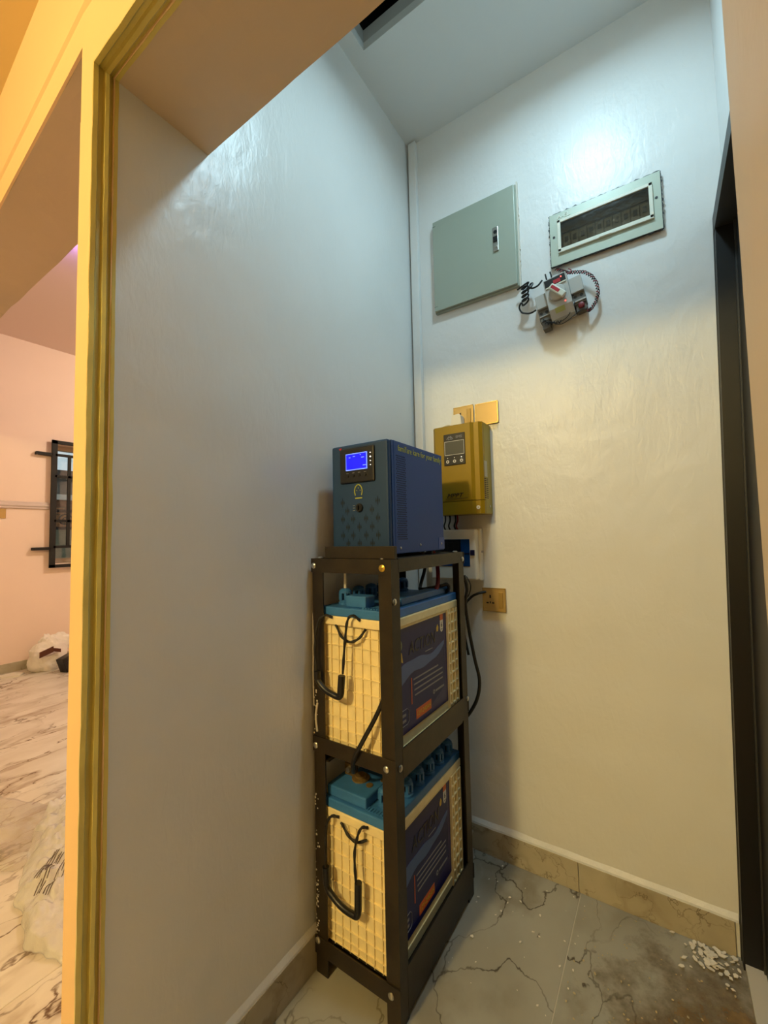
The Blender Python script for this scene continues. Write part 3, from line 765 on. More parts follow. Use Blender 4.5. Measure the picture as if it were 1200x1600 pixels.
# arch emblem with dots
g = G(); pts = [(-.011, -.012), (-.0135, .0), (-.010, .012), (0, .019), (.010, .012), (.0135, 0), (.011, -.012)]
g.tube([(.152+a, yf-.0008, 1.331+b) for a, b in pts], .0016, 6, 5)
for a, b in ((0, .009), (-.006, .002), (.006, .002)): g.cyl((.152+a, yf, 1.331+b), (.152+a, yf-.0012, 1.331+b), .0013, 8)
g.box(.140, .165, yf-.001, yf, 1.3095, 1.3125)
g.build('emblem', YGRN, iv)
kn = G().lathe([(.0125, 0), (.0125, -.004), (.0105, -.006)], (.155, yf, 1.283), 'y', 18).build('switch_knob', BLACK, iv)
G().box(.1532, .1562, yf-.012, yf-.005, 1.276, 1.290, .001).build('knob_ridge', BLACK, kn)
for z in (1.290, 1.283, 1.276): G().box(.131, .139, yf-.0008, yf, z-.0007, z+.0007).build('knob_caption', GREYP, iv)
# ventilation slots cut as diamonds, three slits each
DARKS = mat('slot_black', (8, 10, 14), .8)
def dia(cx, cz):
    g = G(); 
    for dx, h in ((-.0052, .007), (0, .0145), (.0052, .007)):
        g.prism([(cx+dx-.0016, cz), (cx+dx, cz-h), (cx+dx+.0016, cz), (cx+dx, cz+h)], 'y', yf-.0006, yf+.001)
    g.build('vent_slot', DARKS, iv)
for row, (z, xs) in enumerate([(1.300, (.093, .218)), (1.2755, (.110, .198)), (1.2515, (.093, .131, .177, .218)), (1.228, (.112, .153, .198)), (1.204, (.093, .131, .177, .218)), (1.181, (.112, .153, .198))]):
    for x in xs: dia(x, z)
# perforated strip on the open side
g = G()
for r_ in range(38):
    for c_ in range(7):
        y = IY0+.042+c_*.0075+(.00375 if r_ % 2 else 0); z = 1.428-r_*.0064
        g.cyl((IX1-.0005, y, z), (IX1+.0005, y, z), .0019, 6)
pf = g.build('perforation', DARKS, iv); pf['kind'] = 'stuff'; pf['label'] = 'fine round vent holes'
text(iv, "famil'are kare for your family", -.432, 1.449, .275, .024, '+x', IX1+.0002, YGRN)
for p in ((IX1, -.565, 1.166), (IX1, -.45, 1.172), (IX1, -.305, 1.172)):
    G().lathe([(.004, 0), (.004, .001), (.002, .0025)], p, 'x', 10).build('screw', SILV, iv)
G().box(IX1-.001, IX1+.001, -.325, IY1+.001, 1.154, 1.192).build('socket_recess', mat('inverter_socket_blue', (26, 74, 150), .4), iv)
G().box(IX0+.06, IX1-.02, IY1, IY1+.012, 1.165, 1.205).build('terminal_strip', BLACK, iv)

# ------------------------------------------------------------------ solar charge controller
mp_ = thing('charge_controller', 'mustard yellow solar charge controller on the wall behind the inverter', 'controller', (.24, -.05, 1.275))
mx0, mx1, mzb, mzt = .130, .330, 1.276, 1.621
poly = [(mx0, -.002), (mx0, -.088), (mx0+.012, -.100), (.288, -.102), (.300, -.094), (.318, -.094), (.330, -.084), (.330, -.002)]
G().prism(poly, 'z', mzb+.052, mzt).build('case', MPY, mp_)
G().prism([(a, b+(.0008 if b < -.05 else 0)) for a, b in poly], 'z', mzb, mzb+.050).build('case_foot', MPY, mp_)
G().box(mx0+.002, .3305, -.070, -.001, mzb+.001, mzt-.001).build('case_side', MPB, mp_)
yp = -.1012
pn = G().box(.180, .268, yp-.0025, yp+.001, 1.466, 1.588, .002).build('display_panel', BLACK, mp_)
yq = yp-.0025
g = G()
for b_ in ((.184, .2645, 1.558, 1.5595), (.184, .2645, 1.5055, 1.507), (.184, .1855, 1.5055, 1.5595), (.263, .2645, 1.5055, 1.5595)):
    g.box(b_[0], b_[1], yq-.001, yq, b_[2], b_[3])
g.build('screen_frame', WHTP, pn)
G().box(.1855, .263, yq-.0006, yq+.0005, 1.507, 1.558).build('screen', LCD, pn)
text(pn, 'SMS', .2435, 1.5735, .026, .0095, '-y', yq, GREYP, shear=.1)
g = G()
for s_ in (-1, 1):
    g.tube([(.207+s_*.002, yq-.0005, 1.579), (.207+s_*.0075, yq-.0005, 1.574), (.207+s_*.0135, yq-.0005, 1.5665)], .0017, 5)
g.tube([(.207-.006, yq-.0005, 1.568), (.207, yq-.0005, 1.5755), (.207+.006, yq-.0005, 1.568)], .0014, 5)
g.box(.198, .216, yq-.001, yq, 1.5655, 1.5672)
g.build('emblem', GREYP, pn)
for k in range(3):
    x = .1955+.0285*k
    G().ring((x, yq, 1.481), (0, -1, 0), .003, .0062, .0012, 16).build('button', WHTP, pn)
    G().cyl((x, yq, 1.4945), (x, yq-.0012, 1.4945), .0020, 8).build('indicator', LEDW if k == 2 else WHTP, pn)
text(mp_, 'MPPT', .222, 1.3495, .068, .016, '-y', -.1022, DARKP, shear=.35)
G().box(.180, .272, -.1028, -.1018, 1.3365, 1.3385).build('caption_line', mat('olive_print', (96, 76, 20), .5), mp_)
for p in ((.309, -.0948, 1.300),):
    G().ring((p[0], p[1], p[2]), (0, -1, 0), .002, .0072, .0012, 14).build('screw', WHTP, mp_)
G().cyl((.3305, -.03, 1.305), (.3325, -.03, 1.305), .005, 10).build('screw', SILV, mp_)
G().box(.3303, .3312, -.076, -.048, 1.415, 1.475).build('rating_sticker', mat('grey_sticker', (176, 170, 150), .5), mp_)
for r_ in range(11):
    for y in (-.072, -.050):
        G().box(.3303, .3310, y-.008, y+.008, 1.334+r_*.0072, 1.3368+r_*.0072).build('vent_slot', DARKS, mp_)
for x, r in ((.152, .0030), (.172, .0030), (.196, .0034), (.204, .0034)):
    mm = RUBB if x < .2 else WRED
    G().tube([(x, -.05, mzb+.003), (x+.003, -.055, 1.255), (x-.006, -.05, 1.235), (x-.002, -.045, 1.218)], r, 7).build('wire', mm, mp_, True)
G().cyl((.13, -.02, 1.612), (.095, -.004, 1.625), .004, 8).build('hanging_screw', BRASS, mp_)
G().tube([(.092, -.003, 1.62), (.094, -.004, 1.58), (.10, -.005, 1.53), (.11, -.006, 1.48)], .0028, 6).build('wire', WHTPL, mp_, True)

# breaker box beneath it
bk = thing('breaker_box', 'white plastic breaker box with dark blue window below the mustard controller', 'breaker box', (.19, -.04, 1.02))
G().box(.085, .288, -.030, -.001, 1.022, 1.222, .004).build('back_box', WHTPL, bk)
G().box(.092, .280, -.066, -.028, 1.026, 1.220, .006).build('front_cover', WHTPL, bk)
win = G().box(.100, .2575, -.0675, -.064, 1.078, 1.182, .001).build('window', BRBLU, bk)
G().box(.100, .222, -.069, -.067, 1.132, 1.181).build('window_shade', BRDK, win)
for k in range(5): G().box(.108+k*.022, .126+k*.022, -.0705, -.068, 1.138, 1.172, .001).build('breaker_module', BLACK, win)
G().box(.100, .2575, -.0685, -.067, 1.1255, 1.1285).build('window_seam', BRDK, win)
G().box(.2600, .2770, -.070, -.064, 1.120, 1.141, .001).build('latch', mat('latch_navy', (22, 20, 62), .4), bk)
G().box(.2875, .2895, -.024, -.008, 1.128, 1.136, .0005).build('side_tab', GREYP, bk)

# ------------------------------------------------------------------ sockets
def plate(name, label, cat, x0, x1, z0, z1):
    t = thing(name, label, cat, ((x0+x1)/2, 0, z0))
    G().box(x0, x1, -.009, -.0005, z0, z1, .002).build('plate', GPLT, t)
    g = G()
    for b_ in ((x0, x1, z0, z0+.0025), (x0, x1, z1-.0025, z1), (x0, x0+.0025, z0, z1), (x1-.0025, x1, z0, z1)): g.box(b_[0], b_[1], -.0102, -.0085, b_[2], b_[3])
    g.build('plate_edge', mat('bright_gold_edge', (226, 190, 110), .25, .7), t)
    return t
def socket_face(t, x0, x1, z0, z1):
    G().box(x1-.026, x1-.010, -.0125, -.008, z0+.014, z1-.014, .0015).build('rocker', GPLD, t)
    cx, cz = x0+.030, (z0+z1)/2
    for (dx, dz, a, b) in ((0, .012, .003, .006), (-.011, -.012, .0045, .0025), (.011, -.012, .0045, .0025), (0, -.010, .002, .004)):
        G().box(cx+dx-a, cx+dx+a, -.0098, -.0085, cz+dz-b, cz+dz+b).build('pin_hole', BLACK, t)
t = plate('socket', 'gold switched socket half hidden above the mustard controller with white plug in it', 'socket', .184, .268, 1.632, 1.717); socket_face(t, .184, .268, 1.632, 1.717)
plate('blank_plate', 'plain gold cover plate on the wall right of the plugged socket', 'cover plate', .276, .368, 1.628, 1.714)
t = plate('socket', 'gold switched socket low on the wall beside the rear rack leg', 'socket', .281, .370, .905, .994); socket_face(t, .281, .370, .905, .994)
pg = thing('plug', 'white plug pushed into the gold socket above the controller', 'plug', (.208, -.02, 1.64))
G().prism([(.184, 1.622), (.190, 1.668), (.198, 1.678), (.220, 1.680), (.228, 1.672), (.232, 1.622)], 'y', -.044, -.0105).build('plug_body', WHTPL, pg)
G().tube([(.20, -.03, 1.63), (.17, -.03, 1.645), (.13, -.012, 1.64), (.10, -.008, 1.60), (.10, -.008, 1.50)], .003, 7).build('plug_cord', WHTPL, pg, True)

# ------------------------------------------------------------------ metal cabinet
cb = thing('panel_cabinet', 'plain grey-green metal electrical cabinet high on the wall near the corner', 'cabinet', (.295, 0, 2.137))
G().box(.120, .470, -.016, .0, 2.132, 2.53).build('body', CABM, cb)
dr_ = G().box(.122, .466, -.026, -.0165, 2.136, 2.526, .002).build('door', CABM, cb)
lt = G().box(.380, .4015, -.031, -.0258, 2.290, 2.386, .001).build('latch_plate', SILV, dr_)
G().cyl((.391, -.0305, 2.366), (.391, -.0325, 2.366), .0072, 12).build('keyhole', BLACK, lt)
G().box(.382, .400, -.034, -.0305, 2.326, 2.348, .001).build('latch_recess', BLACK, lt)
G().cyl((.391, -.0305, 2.308), (.391, -.034, 2.308), .006, 12).build('latch_button', SILV, lt)
for z in (2.155, 2.505): G().box(.1215, .136, -.0266, -.0255, z-.0008, z+.0008).build('hinge_line', mat('seam_grey', (104, 110, 100), .6), dr_)
g = G()
for k in range(46):
    z0 = 2.13+k*.009; d = .005+.004*abs(noise.noise(Vector((k*.4, 1, 3))))
    g.box(.470, .470+d, -.010, -.0003, z0, z0+.0095)
g.build('filler_edge', PAINTW, cb)

# ------------------------------------------------------------------ distribution board
db = thing('distribution_board', 'pale green distribution board with smoked window and rough plaster edges', 'distribution board', (.754, 0, 2.156))
dx0, dx1, dz0, dz1 = .586, .922, 2.156, 2.347
wx0, wx1, wz0, wz1 = .622, .890, 2.208, 2.306
g = G()
yd0, yd1 = -.016, -.010
for b_ in ((dx0, dx1, dz0, wz0-.004), (dx0, dx1, wz1+.004, dz1), (dx0, wx0-.004, wz0-.004, wz1+.004), (wx1+.004, dx1, wz0-.004, wz1+.004)):
    g.box(b_[0], b_[1], yd0, yd1, b_[2], b_[3])
g.build('cover_plate', DBM, db)
G().box(dx0+.004, dx1-.004, yd1-.001, 0, dz0+.004, wz0-.004).box(dx0+.004, dx1-.004, yd1-.001, 0, wz1+.004, dz1-.004).box(dx0+.004, wx0-.004, yd1-.001, 0, wz0-.004, wz1+.004).box(wx1+.004, dx1-.004, yd1-.001, 0, wz0-.004, wz1+.004).build('shell', DARKP, db)
G().box(wx0-.003, wx1+.003, -.0030, -.0005, wz0-.003, wz1+.003).build('back_pan', DBIN, db)
for k in range(10):
    x = wx0+.006+k*.0262
    br = G().box(x, x+.0235, -.0100, -.003, wz0+.002, wz0+.056, .001).build('breaker', BRKR, db)
    G().box(x+.006, x+.0175, -.0125, -.0095, wz0+.024, wz0+.044, .001).build('breaker_toggle', BLACK, br)
G().box(wx0, wx1, -.0085, -.003, wz1-.034, wz1-.001).build('wiring_cover', DBIN, db)
fr = G()
fo = .010
for b_ in ((wx0-fo, wx1+fo, wz0-fo-.003, wz0+.001), (wx0-fo, wx1+fo, wz1-.001, wz1+fo), (wx0-fo, wx0+.001, wz0-fo, wz1+fo), (wx1-.001, wx1+fo, wz0-fo, wz1+fo)):
    fr.box(b_[0], b_[1], -.0235, -.0155, b_[2], b_[3], .0015)
fo_ = fr.build('window_frame', IVORY, db)
def glassy(name, tint, gl):
    m = bpy.data.materials.new(name); m.use_nodes = True; nt = m.node_tree
    for n in list(nt.nodes): nt.nodes.remove(n)
    o = nt.nodes.new('ShaderNodeOutputMaterial'); tr = nt.nodes.new('ShaderNodeBsdfTransparent'); tr.inputs[0].default_value = (*tint, 1)
    gs = nt.nodes.new('ShaderNodeBsdfGlossy'); gs.inputs['Roughness'].default_value = .12
    tc = nt.nodes.new('ShaderNodeTexCoord'); nn = nt.nodes.new('ShaderNodeTexNoise'); nn.inputs['Scale'].default_value = 25
    bp = nt.nodes.new('ShaderNodeBump'); bp.inputs['Strength'].default_value = .5; bp.inputs['Distance'].default_value = .004
    nt.links.new(tc.outputs['Object'], nn.inputs['Vector']); nt.links.new(nn.outputs['Fac'], bp.inputs['Height']); nt.links.new(bp.outputs[0], gs.inputs['Normal'])
    mx = nt.nodes.new('ShaderNodeMixShader'); mx.inputs[0].default_value = gl
    nt.links.new(tr.outputs[0], mx.inputs[1]); nt.links.new(gs.outputs[0], mx.inputs[2]); nt.links.new(mx.outputs[0], o.inputs[0])
    return m
G().box(wx0, wx1, -.0205, -.0190, wz0, wz1).build('window_pane', glassy('smoked_window', (.62, .58, .50), .10), fo_)
G().box(.742, .778, -.0255, -.0225, wz0-.012, wz0-.006, .001).build('window_grip', IVORY, fo_)
for x in (.599, .909): G().cyl((x, -.0155, 2.262), (x, -.0175, 2.262), .0042, 10).build('screw_hole', BLACK, db)
text(db, 'A-EL', .634, 2.3305, .044, .014, '-y', -.0160, IVORY, thick=.0012)
def ragged(pts, amp, seed, m, nm, dep=.006):
    g = G(); a, b = Vector(pts[0]), Vector(pts[1]); n = 46; d = (b-a); nr = Vector((-d.z, 0, d.x)).normalized(); v = []; f = []
    for i in range(n+1):
        p = a+d*(i/n); k = max(0, amp*(.35+.9*noise.noise(Vector((i*.55, seed, 2)))))
        for y in (-.0145, -.0145+dep): v += [(p.x-nr.x*.004, y, p.z-nr.z*.004), (p.x+nr.x*k, y, p.z+nr.z*k)]
    for i in range(n):
        o = i*4; q = o+4
        f += [(o, o+1, q+1, q), (o+2, q+2, q+3, o+3), (o+1, o+3, q+3, q+1), (o, q, q+2, o+2)]
    return g.add(v, f).build(nm, m, db)
ragged([(dx0, 0, dz1), (dx1, 0, dz1)], .007, 1, BLACK, 'gap_edge'); ragged([(dx1, 0, dz1), (dx1, 0, dz0)], .007, 4, BLACK, 'gap_edge')
ragged([(dx1, 0, dz0), (dx0, 0, dz0)], .006, 7, BLACK, 'gap_edge'); ragged([(dx0, 0, dz0), (dx0, 0, dz1)], .007, 9, BLACK, 'gap_edge')

# ------------------------------------------------------------------ changeover switch (hangs askew)
at = thing('changeover_switch', 'grey rotary changeover switch hanging askew under the distribution board', 'switch', (.612, 0, 2.012), (0, math.radians(-9), 0)); at.scale = (.93, .93, .93)
def L(g, nm, m, p=at, sm=False): return g.build(nm, m, p, sm, local=True)
lm = L(G().box(-.082, -.040, -.050, -.004, -.002, .052, .002), 'left_module', ATSM)
L(G().box(-.082, -.040, -.040, -.004, -.052, -.003, .002), 'terminal_bank', ATSD, lm)
for x in (-.072, -.052):
    L(G().cyl((x, -.0395, -.018), (x, -.0405, -.018), .006, 10), 'terminal_hole', BLACK, lm)
L(G().box(-.082, -.040, -.044, -.004, -.034, -.030, .001), 'terminal_ledge', ATSM, lm)
L(G().box(-.078, -.050, -.038, -.004, -.082, -.050, .002), 'terminal_foot', ATSD, lm)
rm = L(G().box(.042, .086, -.050, -.004, .0, .060, .002), 'right_module', ATSM)
L(G().box(.042, .086, -.040, -.004, -.042, -.001, .002), 'terminal_bank', ATSD, rm)
for x in (.053, .074):
    L(G().cyl((x, -.0395, -.012), (x, -.0405, -.012), .006, 10), 'terminal_hole', BLACK, rm)
L(G().box(.042, .086, -.044, -.004, -.034, -.028, .001), 'terminal_ledge', ATSM, rm)
L(G().box(.046, .082, -.034, -.004, -.068, -.040, .002), 'terminal_foot', ATSD, rm)
ct = L(G().prism([(-.004, -.068), (-.050, -.068), (-.066, -.034), (-.066, .088), (-.004, .088)], 'x', -.040, .042), 'centre_body', ATSM)
L(G().box(-.036, .038, -.0685, -.060, .056, .084, .001), 'display_window', DARKP, ct)
L(G().box(-.005, .020, -.0695, -.068, .058, .072), 'display_flag', REDP, ct)
L(G().box(-.034, .038, -.0695, -.066, .050, .0545), 'window_sill', IVORY, ct)
L(G().cyl((.024, -.0685, .074), (.024, -.0705, .074), .0024, 8), 'indicator', LEDR, ct)
L(G().cyl((.021, -.0665, -.022), (.021, -.0685, -.022), .0024, 8), 'indicator', LEDR, ct)
kn = L(G().lathe([(.030, -.066), (.030, -.072), (.027, -.075), (.010, -.076)], (0, 0, .020), 'y', 24), 'knob', ATSM, ct, True)
hb = G().box(-.034, .034, -.090, -.074, -.0105, .0105, .003).xform(Matrix.Translation((.004, 0, .020)) @ Matrix.Rotation(math.radians(55), 4, 'Y'))
hb = L(hb, 'knob_handle', IVORY, kn)
L(G().box(-.028, .010, -.0912, -.0895, -.0055, .0055, .001).xform(Matrix.Translation((.004, 0, .020)) @ Matrix.Rotation(math.radians(55), 4, 'Y')), 'handle_mark', REDP, kn)
L(G().prism([(-.0665, -.034), (-.0580, -.0515), (-.0570, -.0505), (-.0655, -.033)], 'x', -.020, .014), 'sticker', STICK, ct)
def wire(pts, r, m, sm=6): return L(G().tube(pts, r, 7, sm), 'wire', m, at, True)
# black spiral at the left
wire([(-.045, -.028, .118), (-.062, -.035, .102), (-.080, -.04, .098), (-.090, -.04, .104), (-.094, -.03, .118), (-.085, -.03, .126), (-.078, -.04, .116), (-.088, -.045, .102), (-.104, -.04, .102), (-.118, -.03, .106),
      (-.096, -.04, .112)], .0034, RUBB)
co = []
for i in range(44):
    t_ = i/43; an = t_*2*math.pi*4.6
    co.append((-.108-.012*t_+.013*math.cos(an), -.035+.011*math.sin(an), .130-.075*t_+.004*math.cos(an)))
co += [(-.135, -.04, .062), (-.146, -.035, .050), (-.142, -.03, .030), (-.128, -.03, .018), (-.110, -.03, .010), (-.088, -.03, .012)]
L(G().tube([(-.140, -.03, .128)]+co, .0034, 7, 3), 'wire', RUBB, at, True)
wire([(-.030, -.02, .140), (-.028, -.03, .110), (-.022, -.03, .088)], .003, RUBB); wire([(-.012, -.02, .140), (-.010, -.03, .112), (-.016, -.03, .088)], .003, RUBB)
# red twisted pair round the right
arc = [(.010, -.02, .140), (.030, -.025, .118), (.046, -.03, .098), (.072, -.03, .086), (.098, -.03, .072), (.118, -.03, .045), (.128, -.03, .010), (.126, -.03, -.028), (.112, -.03, -.056), (.094, -.03, -.074), (.080, -.03, -.078)]
def helix(base, rad, turns, ph):
    P = [Vector(p) for p in base]; n = 110; out = []
    for i in range(n):
        t_ = i/(n-1)*(len(P)-1); k = min(int(t_), len(P)-2); q = P[k].lerp(P[k+1], t_-k); d = (P[k+1]-P[k]).normalized()
        a_ = d.cross(Vector((0, 1, 0))).normalized(); b_ = Vector((0, 1, 0)); an = ph+2*math.pi*turns*i/n
        out.append(q+a_*math.cos(an)*rad+b_*math.sin(an)*rad)
    return out
L(G().tube(helix(arc, .0052, 17, 0), .0018, 6, 1), 'wire', WRED, at, True)
L(G().tube(helix(arc, .0052, 17, math.pi), .0018, 6, 1), 'wire', RUBB, at, True)
wire([(.052, -.030, .112), (.060, -.035, .098), (.052, -.04, .086), (.044, -.04, .094)], .0018, WRED)
wire([(-.070, -.04, -.040), (-.062, -.045, -.058), (-.046, -.05, -.068), (-.020, -.05, -.084), (.014, -.05, -.076), (.036, -.05, -.050), (.048, -.045, -.030)], .0016, RUBB)
wire([(-.060, -.04, -.062), (-.040, -.05, -.076), (-.012, -.05, -.094), (.022, -.05, -.088), (.060, -.045, -.070), (.080, -.035, -.072)], .0016, RUBB)
L(G().tube(helix([(-.072, -.04, -.044), (-.060, -.045, -.066), (-.035, -.048, -.078), (-.010, -.048, -.084)], .005, 6, 0), .0015, 6, 1), 'wire', RUBB, at, True)
L(G().lathe([(.008, 0), (.011, -.004), (.010, -.010), (.005, -.012)], (.066, -.034, -.050), 'y', 14), 'wire_tape', WRED, at, True)

# ------------------------------------------------------------------ window, grille and the view outside
wn = thing('window_1', None, None, (XF, WY0, WZ0)); struct(wn)
g = G(); fw = .045
for b_ in ((WY0, WY1, WZ0, WZ0+fw), (WY0, WY1, WZ1-fw, WZ1), (WY0, WY0+fw, WZ0, WZ1), (WY1-fw, WY1, WZ0, WZ1), (.655, .69, WZ0, WZ1)):
    g.box(-4.42, -4.37, b_[0], b_[1], b_[2], b_[3])
g.build('window_frame', ALU, wn)
G().box(-4.397, -4.393, WY0+fw, .655, WZ0+fw, WZ1-fw).build('window_pane', glassy('window_glass', (.92, .96, .95), .08), wn)
G().box(-4.397, -4.393, .69, WY1-fw, WZ0+fw, WZ1-fw).build('window_pane', glassy('window_glass', (.92, .96, .95), .08), wn)
G().box(-4.45, -4.29, WY0-.01, WY1+.01, WZ0-.03, WZ0).build('window_ledge', PEACH, wn)
gr = thing('burglar_grille', 'black steel burglar grille standing proud of the living room window', 'grille', (XF+.04, .66, .955))
xg0, xg1 = XF+.035, XF+.055
Y0, Y1, Z0, Z1 = .060, 1.28, .955, 2.255
GRIL = mat('grille_black_paint', (14, 11, 10), .7)
def bar(y0, y1, z0, z1): G().box(xg0, xg1, y0, y1, z0, z1, .001).build('bar', GRIL, gr)
bar(Y0, Y0+.048, Z0, Z1); bar(Y1-.048, Y1, Z0, Z1); bar(Y0, Y1, Z1-.036, Z1); bar(Y0, Y1, Z0, Z0+.032)
def hb_(z): bar(Y0+.03, Y1-.03, z-.013, z+.013)
for z in (2.105, 1.885, 1.43, 1.165): hb_(z)
for y in (.20, .60, 1.0): bar(y, y+.028, 1.173, 2.097)
for y in (.295, .62, .95): bar(y, y+.028, 2.113, Z1-.028); bar(y-.03, y-.002, Z0+.025, 1.157)
for z in (2.105, 1.150):
    G().box(XF+.001, xg1, -.065 if z > 2 else -.075, Y0+.01, z-.014, z+.014, .001).build('fixing_bar', GRIL, gr)
    G().box(XF+.001, xg1, Y1-.01, Y1+.13, z-.014, z+.014, .001).build('fixing_bar', GRIL, gr)
pl = plate('socket', 'gold socket on the living room wall below the dado at the picture edge', 'socket', 0, .085, 0, .09)
pl.rotation_euler = (0, 0, math.radians(90)); pl.location = (XF, -.315, 1.448)
# outside
yard = struct(G().box(-16, -4.5, -4, 16, -.4, -.3).build('ground_yard', mat('yard_concrete', (150, 140, 124), .9)))
OX = -9.6
nb_ = thing('neighbour_house', 'grey neighbouring house with dark roof edge seen through the window', 'house', (OX-1.5, 4, 0))
G().box(OX-2.5, OX-.2, -1, 10, -.3, 2.60).build('wall', mat('house_grey_render', (122, 118, 108), .9, var=(3, .3)), nb_)
G().box(OX-2.8, OX, -1.2, 10.2, 2.60, 2.74).build('roof_edge', mat('house_dark_fascia', (64, 56, 50), .8), nb_)
for k in range(6):
    wq = G().box(OX-.21, OX-.19, 1.2+k*1.1, 1.9+k*1.1, 1.5, 2.35).build('window', mat('house_window_dark', (60, 58, 56), .4), nb_)
ev = struct(G().box(-5.35, -4.5, -4, 4, 2.345, 2.44).build('ceiling_eave', mat('eave_brown', (74, 58, 48), .8)))
bw = thing('brick_fence', 'low brown brick fence with a pale coping outside the window', 'fence', (-7.6, 3, -.3))
BR = [mat('fence_brick_a', (170, 118, 76), .9, var=(20, .3)), mat('fence_brick_b', (146, 100, 70), .9, var=(20, .3))]
G().box(-7.7, -7.55, -1, 7, -.3, 1.93).build('mortar', mat('fence_mortar', (160, 146, 122), .9), bw)
bmes = [mesh_of(G().box(-.012, 0, -.16, .16, -.055, .055, .004), 'brick', b_) for b_ in BR]
rs = random.Random(5)
for r_ in range(6):
    for c_ in range(14):
        inst(rs.choice(bmes), 'brick', bw, (.063, -2.2+c_*.335+(.165 if r_ % 2 else 0), 1.55+r_*.123))
G().box(-7.75, -7.5, -1, 7, 1.93, 2.02).build('coping', WHTPL, bw)
gt = thing('yard_gate', 'grey-green sheet metal gate with scroll work in front of the brick fence', 'gate', (-7.2, 2.0, -.3))
GTM = mat('gate_grey_green', (134, 134, 108), .6, var=(8, .25))
for k in range(6): G().box(-7.22, -7.19, .72+k*.34, .72+k*.34+.325, -.25, 1.42).build('gate_panel', GTM, gt)
for z in (1.42, 1.70): G().box(-7.23, -7.18, .70, 2.76, z, z+.045).build('gate_rail', GRIL, gt)
for k in range(6):
    c = Vector((-7.2, .86+k*.34, 1.575)); pts = []
    for i in range(22):
        an = i*.52; r = .105*(1-i/25)
        pts.append(c+Vector((0, math.cos(an)*r, math.sin(an)*r)))
    G().tube(pts, .011, 6, 2).build('scroll', GRIL, gt)

# ------------------------------------------------------------------ litter on the living room floor
def crumple(name, c, rx, ry, rz, amp, freq, m, parent, seed, flat=.0, sub=5):
    bm = bmesh.new(); bmesh.ops.create_icosphere(bm, subdivisions=sub, radius=1)
    for v in bm.verts:
        d = v.co.normalized(); n = 1+amp*noise.noise(d*freq+Vector((seed, 0, 0)))+amp*.5*abs(noise.noise(d*freq*2.7+Vector((0, seed, 0))))
        p = Vector((d.x*rx*n, d.y*ry*n, d.z*rz*n))
        p.z = max(p.z, -rz*flat)
        v.co = Vector(c)+p+Vector((0, 0, rz*flat))
    g = G(); g.bm.free(); g.bm = bm
    return g.build(name, m, parent, True)
bg = thing('carrier_bag', 'crumpled white carrier bag with a brown printed band against the far baseboard', 'bag', (-4.11, .02, 0))
crumple('bag_body', (-4.10, .02, 0), .12, .145, .150, .20, 1.9, BAGW, bg, 3, .75)
crumple('bag_neck', (-4.15, .11, .16), .06, .12, .12, .35, 2.6, BAGW, bg, 8, .2, 4)
crumple('bag_neck', (-4.13, .02, .20), .05, .06, .10, .35, 2.6, BAGW, bg, 12, .2, 4)
def band(y0, z0, y1, z1, x0, x1, h, m, nm):
    G().add([(x0, y0, z0), (x1, y1, z1), (x1, y1, z1+h), (x0, y0, z0+h), (x0-.012, y0, z0), (x1-.012, y1, z1), (x1-.012, y1, z1+h), (x0-.012, y0, z0+h)],
            [(0, 1, 2, 3), (7, 6, 5, 4), (0, 4, 5, 1), (3, 2, 6, 7), (0, 3, 7, 4), (1, 5, 6, 2)]).build(nm, m, bg)
band(-.085, .145, .01, .185, -3.965, -3.935, .052, BRN, 'printed_band'); band(.01, .190, .075, .165, -3.935, -3.955, .032, BRN, 'printed_band')
bx = thing('black_box', 'small black box tilted against the crumpled white carrier bag', 'box', (-3.86, .115, 0))
G().box(-.04, .05, -.06, .06, 0, .14, .004).xform(Matrix.Translation((-3.86, .115, .008)) @ Matrix.Rotation(.30, 4, 'X') @ Matrix.Rotation(.3, 4, 'Z')).build('carton', BLACK, bx)
G().box(-.041, .051, -.061, .061, .095, .098).xform(Matrix.Translation((-3.86, .115, .008)) @ Matrix.Rotation(.30, 4, 'X') @ Matrix.Rotation(.3, 4, 'Z')).build('lid_seam', DARKP, bx)
def scrap(label, pts, h, seed):
    g = G(); n = len(pts)
    v = [(x, y, .001+.004*abs(noise.noise(Vector((x*20, y*20, seed))))) for x, y in pts]+[(x*.98+pts[0][0]*.02, y*.98+pts[0][1]*.02, h*(.6+.4*abs(noise.noise(Vector((x*30, y*30, seed)))))) for x, y in pts]
    g.add(v, [list(range(n)), list(range(2*n-1, n-1, -1))]+[(i, (i+1) % n, n+(i+1) % n, n+i) for i in range(n)])
    return tag(g.build('paper_scrap', WHTPL), label, 'paper')
scrap('white paper scrap lying in front of the small black box', [(-3.74, .08), (-3.62, .09), (-3.60, .21), (-3.68, .27), (-3.76, .17)], .035, 1)
scrap('torn white paper scrap by the far baseboard at the picture edge', [(-4.10, -.32), (-4.05, -.20), (-4.12, -.15), (-4.2, -.2), (-4.19, -.31)], .025, 2)
